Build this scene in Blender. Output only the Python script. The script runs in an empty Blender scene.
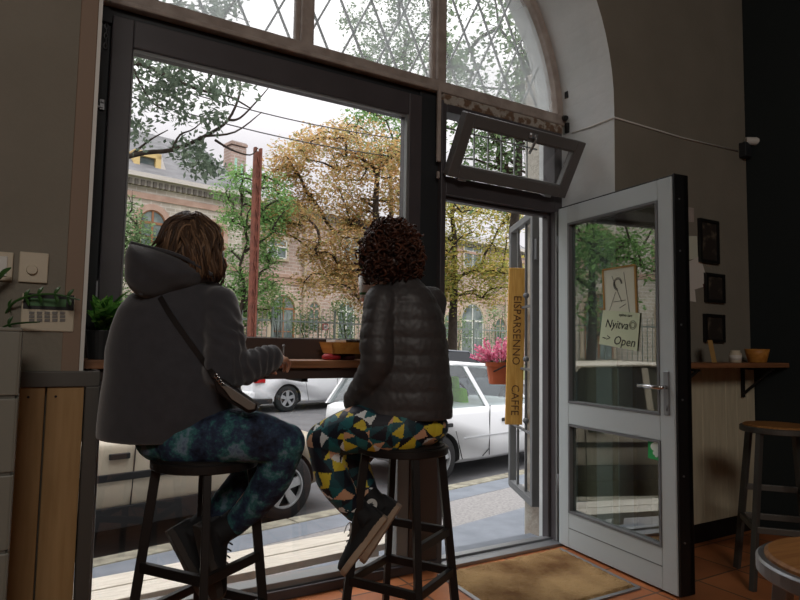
import bpy, bmesh, math, random
from math import pi, sin, cos, radians, sqrt, atan2
from mathutils import Vector, Matrix, noise
from mathutils.bvhtree import BVHTree
random.seed(7)
SC = bpy.context.scene
COL = SC.collection
V = Vector

# ------------------------------------------------------------------ camera
F = 615.0
H = 1.13
up = V((141, 8300, -F)).normalized()
wx = V((1034, -64, -F)); wx = (wx - up * up.dot(wx)).normalized()
wy = up.cross(wx)
R3 = Matrix((wx, wy, up))
CAM = V((0, 0, H))
cd = bpy.data.cameras.new('camera'); cam = bpy.data.objects.new('camera', cd); COL.objects.link(cam)
cam.matrix_world = Matrix.Translation(CAM) @ R3.to_4x4()
cd.sensor_width = 36; cd.lens = 36 * F / 800; cd.clip_start = .02; cd.clip_end = 400
SC.camera = cam
U = V((cos(radians(30.8)), -sin(radians(30.8)), 0))   # horizontal axes along and across the view
W = V((sin(radians(30.8)), cos(radians(30.8)), 0))
Z = V((0, 0, 1))

def ray(px, py): return R3 @ (V((px - 400, 300 - py, -F)) / F)
def P(px, py, d): return CAM + ray(px, py) * d
def atY(px, py, y): r = ray(px, py); return CAM + r * (y / r.y)
def atZ(px, py, z): r = ray(px, py); return CAM + r * ((z - H) / r.z)
def atX(px, py, x): r = ray(px, py); return CAM + r * (x / r.x)

# ------------------------------------------------------------------ materials
def lin(c):
    return tuple(((v / 255) / 12.92 if v / 255 <= .04045 else ((v / 255 + .055) / 1.055) ** 2.4) for v in c) + (1,)

def newmat(name):
    m = bpy.data.materials.new(name); m.use_nodes = True
    nt = m.node_tree; nt.nodes.clear()
    o = nt.nodes.new('ShaderNodeOutputMaterial')
    return m, nt, o

def M(name, c, rough=.6, metal=0, c2=None, scale=8, stretch=(1, 1, 1), bump=0, bscale=None, detail=4, spec=.4, sheen=0, lo=.35, hi=.65):
    m, nt, o = newmat(name)
    b = nt.nodes.new('ShaderNodeBsdfPrincipled')
    b.inputs['Roughness'].default_value = rough; b.inputs['Metallic'].default_value = metal
    b.inputs['Specular IOR Level'].default_value = spec
    b.inputs['Sheen Weight'].default_value = sheen
    b.inputs['Base Color'].default_value = lin(c)
    nt.links.new(b.outputs[0], o.inputs[0])
    tc = nt.nodes.new('ShaderNodeTexCoord'); mp = nt.nodes.new('ShaderNodeMapping')
    mp.inputs['Scale'].default_value = stretch
    nt.links.new(tc.outputs['Object'], mp.inputs[0])
    if c2 is not None:
        n = nt.nodes.new('ShaderNodeTexNoise'); n.inputs['Scale'].default_value = scale; n.inputs['Detail'].default_value = detail
        nt.links.new(mp.outputs[0], n.inputs['Vector'])
        r = nt.nodes.new('ShaderNodeValToRGB')
        r.color_ramp.elements[0].position = lo; r.color_ramp.elements[0].color = lin(c)
        r.color_ramp.elements[1].position = hi; r.color_ramp.elements[1].color = lin(c2)
        nt.links.new(n.outputs[0], r.inputs[0]); nt.links.new(r.outputs[0], b.inputs['Base Color'])
    if bump:
        n2 = nt.nodes.new('ShaderNodeTexNoise'); n2.inputs['Scale'].default_value = bscale or scale * 4; n2.inputs['Detail'].default_value = 5
        nt.links.new(mp.outputs[0], n2.inputs['Vector'])
        bp = nt.nodes.new('ShaderNodeBump'); bp.inputs['Strength'].default_value = bump; bp.inputs['Distance'].default_value = .01
        nt.links.new(n2.outputs[0], bp.inputs['Height']); nt.links.new(bp.outputs[0], b.inputs['Normal'])
    return m

def glass(name, refl=.07, tint=(255, 255, 255), haze=0, hazec=(225, 228, 230), rough=0):
    m, nt, o = newmat(name)
    t = nt.nodes.new('ShaderNodeBsdfTransparent'); t.inputs[0].default_value = lin(tint)
    g = nt.nodes.new('ShaderNodeBsdfGlossy'); g.inputs['Roughness'].default_value = rough
    mx = nt.nodes.new('ShaderNodeMixShader'); mx.inputs[0].default_value = refl
    nt.links.new(t.outputs[0], mx.inputs[1]); nt.links.new(g.outputs[0], mx.inputs[2])
    last = mx
    if haze:
        tr = nt.nodes.new('ShaderNodeBsdfTranslucent'); tr.inputs[0].default_value = lin(hazec)
        n = nt.nodes.new('ShaderNodeTexNoise'); n.inputs['Scale'].default_value = 3
        tc = nt.nodes.new('ShaderNodeTexCoord'); nt.links.new(tc.outputs['Object'], n.inputs['Vector'])
        mr = nt.nodes.new('ShaderNodeMapRange'); mr.inputs[1].default_value = .3; mr.inputs[2].default_value = .7
        mr.inputs[3].default_value = haze * .6; mr.inputs[4].default_value = haze * 1.3
        nt.links.new(n.outputs[0], mr.inputs[0])
        m2 = nt.nodes.new('ShaderNodeMixShader'); nt.links.new(mr.outputs[0], m2.inputs[0])
        nt.links.new(mx.outputs[0], m2.inputs[1]); nt.links.new(tr.outputs[0], m2.inputs[2]); last = m2
    nt.links.new(last.outputs[0], o.inputs[0])
    return m

def leafmat(name, cols, trans=.35):
    """leaf colours vary from leaf to leaf"""
    m, nt, o = newmat(name)
    g = nt.nodes.new('ShaderNodeNewGeometry')
    r = nt.nodes.new('ShaderNodeValToRGB'); r.color_ramp.interpolation = 'LINEAR'
    while len(r.color_ramp.elements) < len(cols): r.color_ramp.elements.new(.5)
    for i, c in enumerate(cols):
        r.color_ramp.elements[i].position = i / (len(cols) - 1); r.color_ramp.elements[i].color = lin(c)
    nt.links.new(g.outputs['Random Per Island'], r.inputs[0])
    d = nt.nodes.new('ShaderNodeBsdfDiffuse'); t = nt.nodes.new('ShaderNodeBsdfTranslucent')
    nt.links.new(r.outputs[0], d.inputs[0]); nt.links.new(r.outputs[0], t.inputs[0])
    mx = nt.nodes.new('ShaderNodeMixShader'); mx.inputs[0].default_value = trans
    nt.links.new(d.outputs[0], mx.inputs[1]); nt.links.new(t.outputs[0], mx.inputs[2])
    nt.links.new(mx.outputs[0], o.inputs[0])
    return m

def brickmat(name, c1, c2, mortar, sx=4.0, rot=(pi / 2, 0, 0), w=.5, h=.25, msize=.02, rough=.85, bump=0, offset=.5, vary=None):
    m, nt, o = newmat(name)
    b = nt.nodes.new('ShaderNodeBsdfPrincipled'); b.inputs['Roughness'].default_value = rough
    b.inputs['Specular IOR Level'].default_value = .3
    tc = nt.nodes.new('ShaderNodeTexCoord'); mp = nt.nodes.new('ShaderNodeMapping'); mp.inputs['Rotation'].default_value = rot
    nt.links.new(tc.outputs['Object'], mp.inputs[0])
    br = nt.nodes.new('ShaderNodeTexBrick')
    br.inputs['Color1'].default_value = lin(c1); br.inputs['Color2'].default_value = lin(c2); br.inputs['Mortar'].default_value = lin(mortar)
    br.inputs['Scale'].default_value = sx; br.inputs['Mortar Size'].default_value = msize
    br.inputs['Brick Width'].default_value = w; br.inputs['Row Height'].default_value = h; br.offset = offset
    nt.links.new(mp.outputs[0], br.inputs['Vector'])
    n = nt.nodes.new('ShaderNodeTexNoise'); n.inputs['Scale'].default_value = .6 if vary is None else vary; n.inputs['Detail'].default_value = 5
    nt.links.new(tc.outputs['Object'], n.inputs['Vector'])
    mr = nt.nodes.new('ShaderNodeMapRange'); mr.inputs[1].default_value = .3; mr.inputs[2].default_value = .7; mr.inputs[3].default_value = .72; mr.inputs[4].default_value = 1.15
    nt.links.new(n.outputs[0], mr.inputs[0])
    mx = nt.nodes.new('ShaderNodeVectorMath'); mx.operation = 'SCALE'
    nt.links.new(br.outputs[0], mx.inputs[0]); nt.links.new(mr.outputs[0], mx.inputs['Scale'])
    nt.links.new(mx.outputs[0], b.inputs['Base Color'])
    nt.links.new(b.outputs[0], o.inputs[0])
    return m

MT = {}
def mk(k, *a, **kw): MT[k] = M(k, *a, **kw)
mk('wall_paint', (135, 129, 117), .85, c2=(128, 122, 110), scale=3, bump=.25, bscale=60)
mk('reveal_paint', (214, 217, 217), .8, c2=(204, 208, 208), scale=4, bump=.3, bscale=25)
mk('dark_paint', (30, 37, 38), .8)
mk('ceiling_paint', (150, 146, 140), .9)
mk('trim_paint', (136, 114, 96), .6)
mk('anthracite', (74, 70, 73), .45, c2=(68, 64, 67), scale=5, spec=.4)
mk('anthracite_dark', (40, 43, 46), .5)
mk('frame_inner', (120, 122, 122), .4)
mk('old_wood', (172, 160, 152), .7, c2=(148, 136, 128), scale=12, bump=.3)
mk('peeling', (112, 88, 70), .85, c2=(168, 160, 150), scale=22, bump=.9, bscale=40, lo=.45, hi=.55)
mk('door_paint', (178, 186, 188), .45, spec=.4)
mk('black_rubber', (18, 18, 19), .5)
mk('chrome', (210, 210, 212), .22, metal=1)
mk('steel', (150, 152, 155), .4, metal=.8)
mk('dark_steel', (42, 38, 37), .45, c2=(34, 31, 30), scale=9, metal=.3)
mk('grey_steel', (92, 90, 86), .45, metal=.5)
mk('seat_wood', (168, 118, 66), .5, c2=(140, 92, 48), scale=7, stretch=(1, 12, 1))
mk('counter_wood', (150, 104, 72), .4, c2=(122, 82, 54), scale=6, stretch=(1, 14, 14))
mk('brown_panel', (66, 52, 46), .6)
mk('plank', (172, 138, 94), .6, c2=(158, 124, 80), scale=4, stretch=(12, 12, 1))
mk('cream_plank', (206, 196, 170), .6, c2=(192, 182, 156), scale=4, stretch=(10, 10, 1))
mk('tile_white', (128, 127, 117), .4)
mk('grout', (104, 102, 94), .8)
mk('cream_plastic', (200, 188, 166), .45)
mk('white_plastic', (214, 212, 206), .4)
mk('lcd', (66, 110, 66), .4)
mk('key', (120, 116, 112), .5)
mk('leaf_dark', (40, 74, 34), .35, c2=(58, 98, 44), scale=10, spec=.6)
mk('pot_dark', (38, 38, 38), .5)
mk('soil', (50, 38, 30), .9)
mk('mat_coir', (112, 78, 40), .95, c2=(186, 152, 104), scale=2.6, bump=1, bscale=140, lo=.38, hi=.62, detail=9)
mk('paper', (206, 208, 190), .8); mk('paper_green', (196, 206, 176), .8); mk('ink', (40, 42, 44), .8)
mk('paper_white', (214, 208, 200), .8)
mk('gold_frame', (160, 124, 66), .5)
mk('black_frame', (24, 23, 22), .4)
mk('photo_print', (52, 46, 42), .4, c2=(120, 108, 92), scale=14, lo=.55, hi=.7)
mk('red', (168, 36, 42), .6); mk('dark_red', (70, 16, 22), .7)
mk('tray_wood', (196, 138, 66), .5, c2=(176, 116, 50), scale=6, stretch=(8, 1, 8))
mk('terracotta', (182, 98, 66), .7, c2=(166, 86, 56), scale=10)
mk('heather', (214, 120, 150), .8)
mk('sign_wood', (214, 168, 88), .55, c2=(196, 146, 68), scale=5, stretch=(14, 14, 1))
mk('burnt', (92, 62, 36), .8)
mk('gate_paint', (104, 106, 108), .5)
mk('stone', (178, 174, 164), .9, c2=(120, 100, 84), scale=5, bump=.8, bscale=30, lo=.45, hi=.75)
mk('plaster_out', (206, 206, 204), .9, c2=(186, 186, 184), scale=12, bump=.7, bscale=60)
mk('concrete', (150, 152, 156), .9, c2=(136, 138, 142), scale=14, bump=.2)
mk('asphalt_walk', (140, 138, 136), .95, c2=(120, 118, 118), scale=40, bump=.3, bscale=90)
mk('slab', (114, 120, 128), .8, c2=(102, 108, 116), scale=6)
mk('curb', (146, 142, 126), .9, c2=(112, 108, 96), scale=10, bump=.4)
mk('road', (96, 96, 98), .85, c2=(82, 82, 84), scale=3, bump=.2)
mk('bench_wood', (206, 199, 186), .7, c2=(186, 178, 164), scale=5, stretch=(2, 20, 2))
mk('car_white', (226, 228, 230), .25, spec=.6)
mk('car_silver', (176, 166, 148), .32, spec=.55, metal=.1)
mk('car_dark', (84, 90, 98), .3, spec=.6)
mk('plastic_black', (24, 25, 27), .5)
mk('tyre', (30, 30, 31), .85)
mk('alloy', (176, 178, 180), .35, metal=.5)
mk('car_glass', (30, 36, 40), .08, spec=.8)
mk('tail_red', (160, 20, 24), .25)
mk('lamp_clear', (220, 222, 224), .15)
mk('green_cloth', (126, 190, 44), .7)
mk('seat_dark', (48, 50, 54), .8)
mk('bark', (66, 56, 48), .95, c2=(48, 40, 34), scale=6)
mk('rust', (124, 72, 56), .8, c2=(100, 58, 46), scale=6)
mk('fence_iron', (124, 134, 128), .6)
mk('wire', (60, 58, 60), .7)
mk('roof_tile', (118, 118, 120), .9, c2=(98, 98, 100), scale=1.2, stretch=(1, 1, 4), bump=.4)
mk('cornice', (196, 190, 184), .8); mk('terra_band', (184, 156, 142), .85, c2=(168, 138, 124), scale=2)
mk('dentil', (112, 106, 102), .9)
mk('window_frame_brown', (142, 96, 66), .7); mk('window_frame_white', (206, 206, 202), .6)
mk('house_glass', (70, 82, 84), .15, c2=(130, 140, 138), scale=1.2, spec=.6)
mk('dormer_yellow', (206, 180, 124), .7); mk('copper_green', (160, 200, 186), .6)
mk('window_stone', (176, 160, 142), .9)
mk('skin', (206, 152, 124), .5)
mk('eye', (230, 228, 224), .2); mk('nail', (150, 40, 44), .3)
mk('coat_wool', (60, 60, 65), .9, c2=(54, 54, 59), scale=30, bump=.15, bscale=300, sheen=.5)
mk('jacket_nylon', (66, 63, 63), .5, c2=(60, 57, 57), scale=6, bump=.2, bscale=35, spec=.4)
mk('leather', (36, 32, 32), .4); mk('bag_flap', (120, 112, 104), .5)
mk('shoe_black', (24, 24, 26), .75); mk('rubber_sole', (168, 146, 124), .7); mk('sole_dark', (60, 54, 50), .8)
mk('lace', (190, 186, 180), .8); mk('patch_white', (220, 218, 212), .6)
mk('hair_brown', (66, 50, 40), .7, c2=(36, 27, 22), scale=14, spec=.12, lo=.4, hi=.6)
mk('hair_curly', (66, 38, 26), .45, c2=(30, 18, 14), scale=16, spec=.45)
mk('cup_white', (226, 224, 218), .35); mk('green_band', (70, 120, 72), .5)
mk('sticker_green', (40, 160, 84), .4); mk('sticker_white', (220, 232, 224), .4); mk('sticker_blue', (50, 70, 130), .4)
mk('floor_slate', (60, 58, 56), .8)
MT['floor_tile'] = brickmat('floor_tile', (186, 116, 72), (160, 96, 58), (96, 70, 54), sx=1, rot=(0, 0, 0), w=.32, h=.32, msize=.006, rough=.45, offset=0, vary=3)
MT['brick_tan'] = brickmat('brick_tan', (186, 176, 164), (168, 158, 146), (200, 194, 186), sx=1, w=.5, h=.2, msize=.02)
MT['brick_pink'] = brickmat('brick_pink', (180, 154, 142), (160, 140, 130), (190, 178, 170), sx=1, w=.5, h=.2, msize=.02)
def hairmat(name, cols, rough=.42):
    m, nt, o = newmat(name); b = nt.nodes.new('ShaderNodeBsdfPrincipled'); b.inputs['Roughness'].default_value = rough; b.inputs['Specular IOR Level'].default_value = .2
    g = nt.nodes.new('ShaderNodeNewGeometry'); r = nt.nodes.new('ShaderNodeValToRGB')
    while len(r.color_ramp.elements) < len(cols): r.color_ramp.elements.new(.5)
    for i, c in enumerate(cols): r.color_ramp.elements[i].position = i / (len(cols) - 1); r.color_ramp.elements[i].color = lin(c)
    nt.links.new(g.outputs['Random Per Island'], r.inputs[0]); nt.links.new(r.outputs[0], b.inputs['Base Color']); nt.links.new(b.outputs[0], o.inputs[0]); return m
MT['strand_brown'] = hairmat('strand_brown', [(50, 38, 31), (84, 64, 50), (64, 48, 38), (132, 104, 80), (76, 58, 46)])
MT['strand_curly'] = hairmat('strand_curly', [(36, 23, 19), (58, 35, 27), (88, 54, 40), (46, 29, 23)])
MT['pane'] = glass('pane', .05)
MT['door_pane'] = glass('door_pane', .28, (225, 232, 230))
MT['fan_pane'] = glass('fan_pane', .04, haze=.42, hazec=(196, 202, 204))
MT['car_pane'] = glass('car_pane', .14, (205, 212, 212))

# leggings: dark marbled blue green
def camo():
    m, nt, o = newmat('marbled_fabric')
    b = nt.nodes.new('ShaderNodeBsdfPrincipled'); b.inputs['Roughness'].default_value = .75; b.inputs['Specular IOR Level'].default_value = .25
    tc = nt.nodes.new('ShaderNodeTexCoord')
    n = nt.nodes.new('ShaderNodeTexNoise'); n.inputs['Scale'].default_value = 14; n.inputs['Detail'].default_value = 8; n.inputs['Roughness'].default_value = .68
    nt.links.new(tc.outputs['Object'], n.inputs['Vector'])
    r = nt.nodes.new('ShaderNodeValToRGB'); e = r.color_ramp.elements
    e[0].position = .36; e[0].color = lin((24, 26, 40)); e[1].position = .5; e[1].color = lin((48, 62, 86))
    for p, c in ((.56, (54, 108, 108)), (.63, (112, 134, 152)), (.72, (54, 66, 104))):
        q = e.new(p); q.color = lin(c)
    nt.links.new(n.outputs[0], r.inputs[0]); nt.links.new(r.outputs[0], b.inputs['Base Color']); nt.links.new(b.outputs[0], o.inputs[0])
    return m
MT['marbled'] = camo()
def attrmat():
    m, nt, o = newmat('triangle_print')
    b = nt.nodes.new('ShaderNodeBsdfPrincipled'); b.inputs['Roughness'].default_value = .6
    a = nt.nodes.new('ShaderNodeAttribute'); a.attribute_name = 'Col'
    nt.links.new(a.outputs['Color'], b.inputs['Base Color']); nt.links.new(b.outputs[0], o.inputs[0]); return m
MT['triangles'] = attrmat()

# ------------------------------------------------------------------ object helpers
WM = {}
def tag(o, label=None, cat=None, group=None, kind=None):
    if label: o['label'] = label
    if cat: o['category'] = cat
    if group: o['group'] = group
    if kind: o['kind'] = kind
    return o
def thing(name, label, cat, loc=(0, 0, 0), rotz=0, group=None, kind=None):
    o = bpy.data.objects.new(name, None); COL.objects.link(o)
    o.location = loc; o.rotation_euler = (0, 0, rotz); o.empty_display_size = .05
    WM[o.name] = Matrix.Translation(V(loc)) @ Matrix.Rotation(rotz, 4, 'Z')
    return tag(o, label, cat, group, kind)
def link(name, me, parent=None):
    o = bpy.data.objects.new(name, me); COL.objects.link(o)
    if parent is not None:
        o.parent = parent; WM[o.name] = WM[parent.name]
    else: WM[o.name] = Matrix.Identity(4)
    return o
def dup(root, loc, rotz, label, group=None):
    def cp(o, par):
        c = o.copy(); COL.objects.link(c); c.parent = par
        for ch in list(o.children): cp(ch, c)
        return c
    r = cp(root, None); r.location = loc; r.rotation_euler = (0, 0, rotz); r['label'] = label
    if group: r['group'] = group
    return r

class MB:
    def __init__(s): s.bm = bmesh.new(); s.mi = 0
    def face(s, pts):
        vs = [s.bm.verts.new(p) for p in pts]
        f = s.bm.faces.new(vs); f.material_index = s.mi; return f
    def mesh(s, verts, faces):
        vs = [s.bm.verts.new(p) for p in verts]
        for f in faces:
            try: q = s.bm.faces.new([vs[i] for i in f]); q.material_index = s.mi
            except ValueError: pass
        return s
    def mm(s, x0, x1, y0, y1, z0, z1):
        v = [(x, y, z) for z in (z0, z1) for y in (y0, y1) for x in (x0, x1)]
        return s.mesh(v, [(0, 2, 3, 1), (4, 5, 7, 6), (0, 1, 5, 4), (2, 6, 7, 3), (0, 4, 6, 2), (1, 3, 7, 5)])
    def box(s, c, ax, ay, az):
        """box from centre and three half-axis vectors"""
        c = V(c); ax = V(ax); ay = V(ay); az = V(az)
        v = [c + ax * i + ay * j + az * k for k in (-1, 1) for j in (-1, 1) for i in (-1, 1)]
        return s.mesh(v, [(0, 2, 3, 1), (4, 5, 7, 6), (0, 1, 5, 4), (2, 6, 7, 3), (0, 4, 6, 2), (1, 3, 7, 5)])
    def bar(s, a, b, w, h, ref=Z):
        """rectangular bar from a to b; w across, h along ref"""
        a = V(a); b = V(b); d = (b - a); t = d.normalized()
        side = t.cross(V(ref)); side = side.normalized() if side.length > 1e-5 else V((1, 0, 0))
        u = side.cross(t).normalized()
        return s.box((a + b) / 2, d / 2, side * w / 2, u * h / 2)
    def loft(s, rings, caps=True):
        n = len(rings[0]); vs = [[s.bm.verts.new(p) for p in r] for r in rings]
        for i in range(len(rings) - 1):
            for j in range(n):
                f = s.bm.faces.new((vs[i][j], vs[i][(j + 1) % n], vs[i + 1][(j + 1) % n], vs[i + 1][j])); f.material_index = s.mi
        if caps:
            f = s.bm.faces.new(list(reversed(vs[0]))); f.material_index = s.mi
            f = s.bm.faces.new(vs[-1]); f.material_index = s.mi
        return s
    def tube(s, pts, rad, n=8, caps=True):
        pts = [V(p) for p in pts]
        if not hasattr(rad, '__len__'): rad = [rad] * len(pts)
        t0 = (pts[1] - pts[0]).normalized()
        ref = Z if abs(t0.z) < .9 else V((1, 0, 0))
        a = t0.cross(ref).normalized(); rings = []
        for i, p in enumerate(pts):
            t = (pts[min(i + 1, len(pts) - 1)] - pts[max(i - 1, 0)]).normalized()
            a = (a - t * a.dot(t)).normalized(); b = t.cross(a)
            rings.append([p + (a * cos(2 * pi * k / n) + b * sin(2 * pi * k / n)) * rad[i] for k in range(n)])
        return s.loft(rings, caps)
    def limb(s, pts, rad, n=20):
        """tube with rounded ends for blobs"""
        s.tube(spl(pts, 6), [r for r in lerp_list(rad, 6)], n)
        s.ell(pts[0], rad[0]); s.ell(pts[-1], rad[-1]); return s
    def ell(s, c, rx, ry=None, rz=None, ax=None, seg=20, rg=12):
        c = V(c)
        if ry is None: ry = rz = rx
        X, Y, Zv = ax or (V((1, 0, 0)), V((0, 1, 0)), V((0, 0, 1)))
        rings = []
        for i in range(1, rg):
            th = pi * i / rg
            rings.append([c + X * (rx * sin(th) * cos(2 * pi * k / seg)) + Y * (ry * sin(th) * sin(2 * pi * k / seg)) - Zv * (rz * cos(th)) for k in range(seg)])
        return s.loft(rings)
    def disc(s, c, r, h, n=32, axis=Z, r2=None):
        c = V(c); axis = V(axis).normalized()
        return s.tube([c, c + axis * h], [r, r if r2 is None else r2], n)
    def prism(s, poly, o, u, v, w):
        """poly in (u,v) extruded along w (full vector)"""
        o = V(o); u = V(u); v = V(v); w = V(w)
        A = [o + u * a + v * b for a, b in poly]
        return s.loft([A, [p + w for p in A]])
    def build(s, name, mats, parent=None, smooth=False, local=False, bevel=0, noclean=False):
        if not noclean: bmesh.ops.recalc_face_normals(s.bm, faces=s.bm.faces)
        me = bpy.data.meshes.new(name)
        if parent is not None and not local: s.bm.transform(WM[parent.name].inverted())
        s.bm.to_mesh(me); s.bm.free()
        if not isinstance(mats, (list, tuple)): mats = [mats]
        for k in mats: me.materials.append(MT[k])
        if smooth:
            for p in me.polygons: p.use_smooth = True
        o = link(name, me, parent)
        if bevel:
            b = o.modifiers.new('bevel', 'BEVEL'); b.width = bevel; b.segments = 2; b.limit_method = 'ANGLE'
        return o
    def blob(s, voxel=.006, smooth=4, fac=.5):
        me = bpy.data.meshes.new('tmp'); bmesh.ops.recalc_face_normals(s.bm, faces=s.bm.faces)
        s.bm.to_mesh(me); s.bm.free()
        return blobmesh(me, voxel, smooth, fac)

def evalmesh(o):
    dg = bpy.context.evaluated_depsgraph_get(); dg.update()
    me = bpy.data.meshes.new_from_object(o.evaluated_get(dg)); old = o.data
    bpy.data.objects.remove(o); return me
def blobmesh(me, voxel, smooth, fac):
    o = bpy.data.objects.new('tmp', me); COL.objects.link(o)
    r = o.modifiers.new('r', 'REMESH'); r.mode = 'VOXEL'; r.voxel_size = voxel
    if smooth:
        q = o.modifiers.new('s', 'SMOOTH'); q.iterations = smooth; q.factor = fac
    out = evalmesh(o); bpy.data.meshes.remove(me); return out
def finish(me, name, mat, parent):
    """world-space mesh -> smooth child object"""
    me.transform(WM[parent.name].inverted()); me.name = name; me.materials.clear()
    for k in (mat if isinstance(mat, (list, tuple)) else [mat]): me.materials.append(MT[k])
    for p in me.polygons: p.use_smooth = True
    return link(name, me, parent)
def displace(me, fn):
    ns = [v.normal.copy() for v in me.vertices]
    for v, n in zip(me.vertices, ns): v.co += n * fn(v.co, n)
    me.update()
def spl(pts, k):
    """Catmull-Rom resample"""
    pts = [V(p) for p in pts]; out = []
    for i in range(len(pts) - 1):
        p0 = pts[max(i - 1, 0)]; p1 = pts[i]; p2 = pts[i + 1]; p3 = pts[min(i + 2, len(pts) - 1)]
        for j in range(k):
            t = j / k
            out.append(.5 * ((2 * p1) + (p2 - p0) * t + (2 * p0 - 5 * p1 + 4 * p2 - p3) * t * t + (3 * p1 - p0 - 3 * p2 + p3) * t ** 3))
    out.append(pts[-1]); return out
def lerp_list(r, k):
    out = []
    for i in range(len(r) - 1):
        for j in range(k): out.append(r[i] + (r[i + 1] - r[i]) * j / k)
    out.append(r[-1]); return out
def struct(o): o['kind'] = 'structure'; return o
def text(name, s, size, origin, xdir, ydir, mat, parent=None, depth=.0008, shear=0, align='LEFT'):
    cu = bpy.data.curves.new('t', 'FONT'); cu.body = s; cu.size = size; cu.extrude = depth; cu.shear = shear; cu.align_x = align
    cu.resolution_u = 2
    o = bpy.data.objects.new('t', cu); COL.objects.link(o)
    me = evalmesh(o); x = V(xdir).normalized(); y = V(ydir).normalized(); z = x.cross(y)
    m = Matrix((x, y, z)).transposed().to_4x4(); m.translation = V(origin)
    me.transform(m)
    if parent is not None: me.transform(WM[parent.name].inverted())
    me.materials.clear(); me.materials.append(MT[mat]); me.name = name
    return link(name, me, parent)

# ================================================================== ROOM
YW = 2.30      # inner wall face
YG = 2.68      # inner face of the window frames
YO = 2.90      # outer wall face
XL, XR = .15, 2.76
ZS = 2.50; XC = (XL + XR) / 2; RA = (XR - XL) / 2
CZ = 4.1

def front_wall():
    m = MB(); n = 40
    arch = [(XC - RA * cos(pi * i / n), ZS + RA * sin(pi * i / n)) for i in range(n + 1)]
    X0, X1 = -3.0, 5.2
    for y in (YW, YO):
        m.mi = 0
        m.face([(X0, y, -.5), (XL, y, -.5), (XL, y, ZS), (X0, y, ZS)]); m.face([(X0, y, ZS), (XL, y, ZS), (XL, y, CZ), (X0, y, CZ)])
        m.face([(XR, y, -.5), (X1, y, -.5), (X1, y, ZS), (XR, y, ZS)]); m.face([(XR, y, ZS), (X1, y, ZS), (X1, y, CZ), (XR, y, CZ)])
        for i in range(n):
            (a, b), (c, d) = arch[i], arch[i + 1]
            m.face([(a, y, b), (c, y, d), (c, y, CZ), (a, y, CZ)])
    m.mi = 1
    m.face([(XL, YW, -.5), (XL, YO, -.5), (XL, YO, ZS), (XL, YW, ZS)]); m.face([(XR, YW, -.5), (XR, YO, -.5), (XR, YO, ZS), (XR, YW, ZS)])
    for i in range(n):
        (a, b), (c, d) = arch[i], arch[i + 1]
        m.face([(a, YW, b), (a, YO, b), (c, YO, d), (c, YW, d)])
    m.mi = 0
    for X in (X0, X1): m.face([(X, YW, -.5), (X, YO, -.5), (X, YO, CZ), (X, YW, CZ)])
    m.face([(X0, YW, CZ), (X1, YW, CZ), (X1, YO, CZ), (X0, YO, CZ)])
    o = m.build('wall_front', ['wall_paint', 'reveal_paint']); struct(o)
front_wall()
struct(MB().mm(-3, 4.2, -4, YG + .02, -.12, 0).build('floor', 'floor_tile'))
struct(MB().mm(-3, 4.2, -4, YW, CZ, CZ + .1).build('ceiling', 'ceiling_paint'))
struct(MB().mm(4.06, 4.2, -4, YW, 0, CZ).build('wall_right', 'dark_paint'))
struct(MB().mm(-3.1, -3, -4, YW, 0, CZ).build('wall_left', 'wall_paint'))
struct(MB().mm(-3.1, 4.2, -4.1, -4, 0, CZ).build('wall_back', 'wall_paint'))
struct(MB().mm(1.84, XR, YG + .1, YO + .08, -.38, -.03).build('trim_11', 'slab', bevel=.01))
# wainscot boards right of the door (wall and reveal) and dark baseboard
m = MB(); x = XR + .01
while x < 4.04:
    m.mm(x, min(x + .118, 4.05), YW - .025, YW, .11, 1.03); x += .12
for k in range(3): m.mm(XR - .022, XR, YW + .002 + k * .1, YW + .098 + k * .1, .03, 1.03)
m.mm(XR - .022, XR + .01, YW - .025, YW + .002, .11, 1.03)
struct(m.build('trim_1', 'cream_plank', bevel=.003))
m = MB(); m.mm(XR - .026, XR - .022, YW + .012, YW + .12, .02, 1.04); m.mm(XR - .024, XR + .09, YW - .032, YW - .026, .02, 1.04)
MT['lit_board'] = M('lit_board', (232, 234, 226), .6)  # corner boards whitened to stand in for daylight through the door glass
struct(m.build('trim_12', 'lit_board'))
struct(MB().mm(XR, 4.06, YW - .02, YW, 0, .11).build('baseboard_right', 'black_rubber'))
# brown wooden casing left of the window opening
struct(MB().mm(.085, XL - .012, YW - .022, YW, 1.0, 4.0).build('trim_2', 'trim_paint', bevel=.003))
struct(MB().mm(XL - .012, XL, YW - .022, YW + .03, 1.0, 4.0).build('trim_3', 'white_plastic'))

# ------------------------------------------------------------------ fixed shop window
w1 = thing('window_1', 'tall dark grey framed shop window above and below the bar counter', 'window', (1.0, YG, 0), kind='structure')
m = MB()
yb = YG + .09
m.mm(XL, .215, YG + .05, yb, 1.0, 2.5); m.mm(1.715, 1.835, YG + .02, yb, 0, 2.5); m.mm(XL, 1.835, YG + .03, yb, 2.43, 2.5)
m.build('outer_frame', 'anthracite_dark', w1, bevel=.004)
m = MB()
m.mm(.215, .297, YG, yb, 1.08, 2.455); m.mm(1.635, 1.715, YG, yb, 1.08, 2.455)
m.mm(.297, 1.635, YG, yb, 2.338, 2.455); m.mm(.297, 1.635, YG, yb, 1.05, 1.15)
m.build('sash', 'anthracite', w1, bevel=.005)
m = MB()
m.mm(.297, .303, YG + .012, YG + .03, 1.15, 2.338); m.mm(1.625, 1.635, YG + .004, YG + .03, 1.15, 2.338); m.mm(.297, 1.635, YG + .012, YG + .03, 2.33, 2.338); m.mm(.297, 1.635, YG + .004, YG + .03, 1.15, 1.158)
m.build('glazing_bead', 'frame_inner', w1)
MB().mm(.3, 1.632, YG + .03, YG + .036, 1.153, 2.336).build('upper_pane', 'pane', w1)
m = MB()
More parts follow.
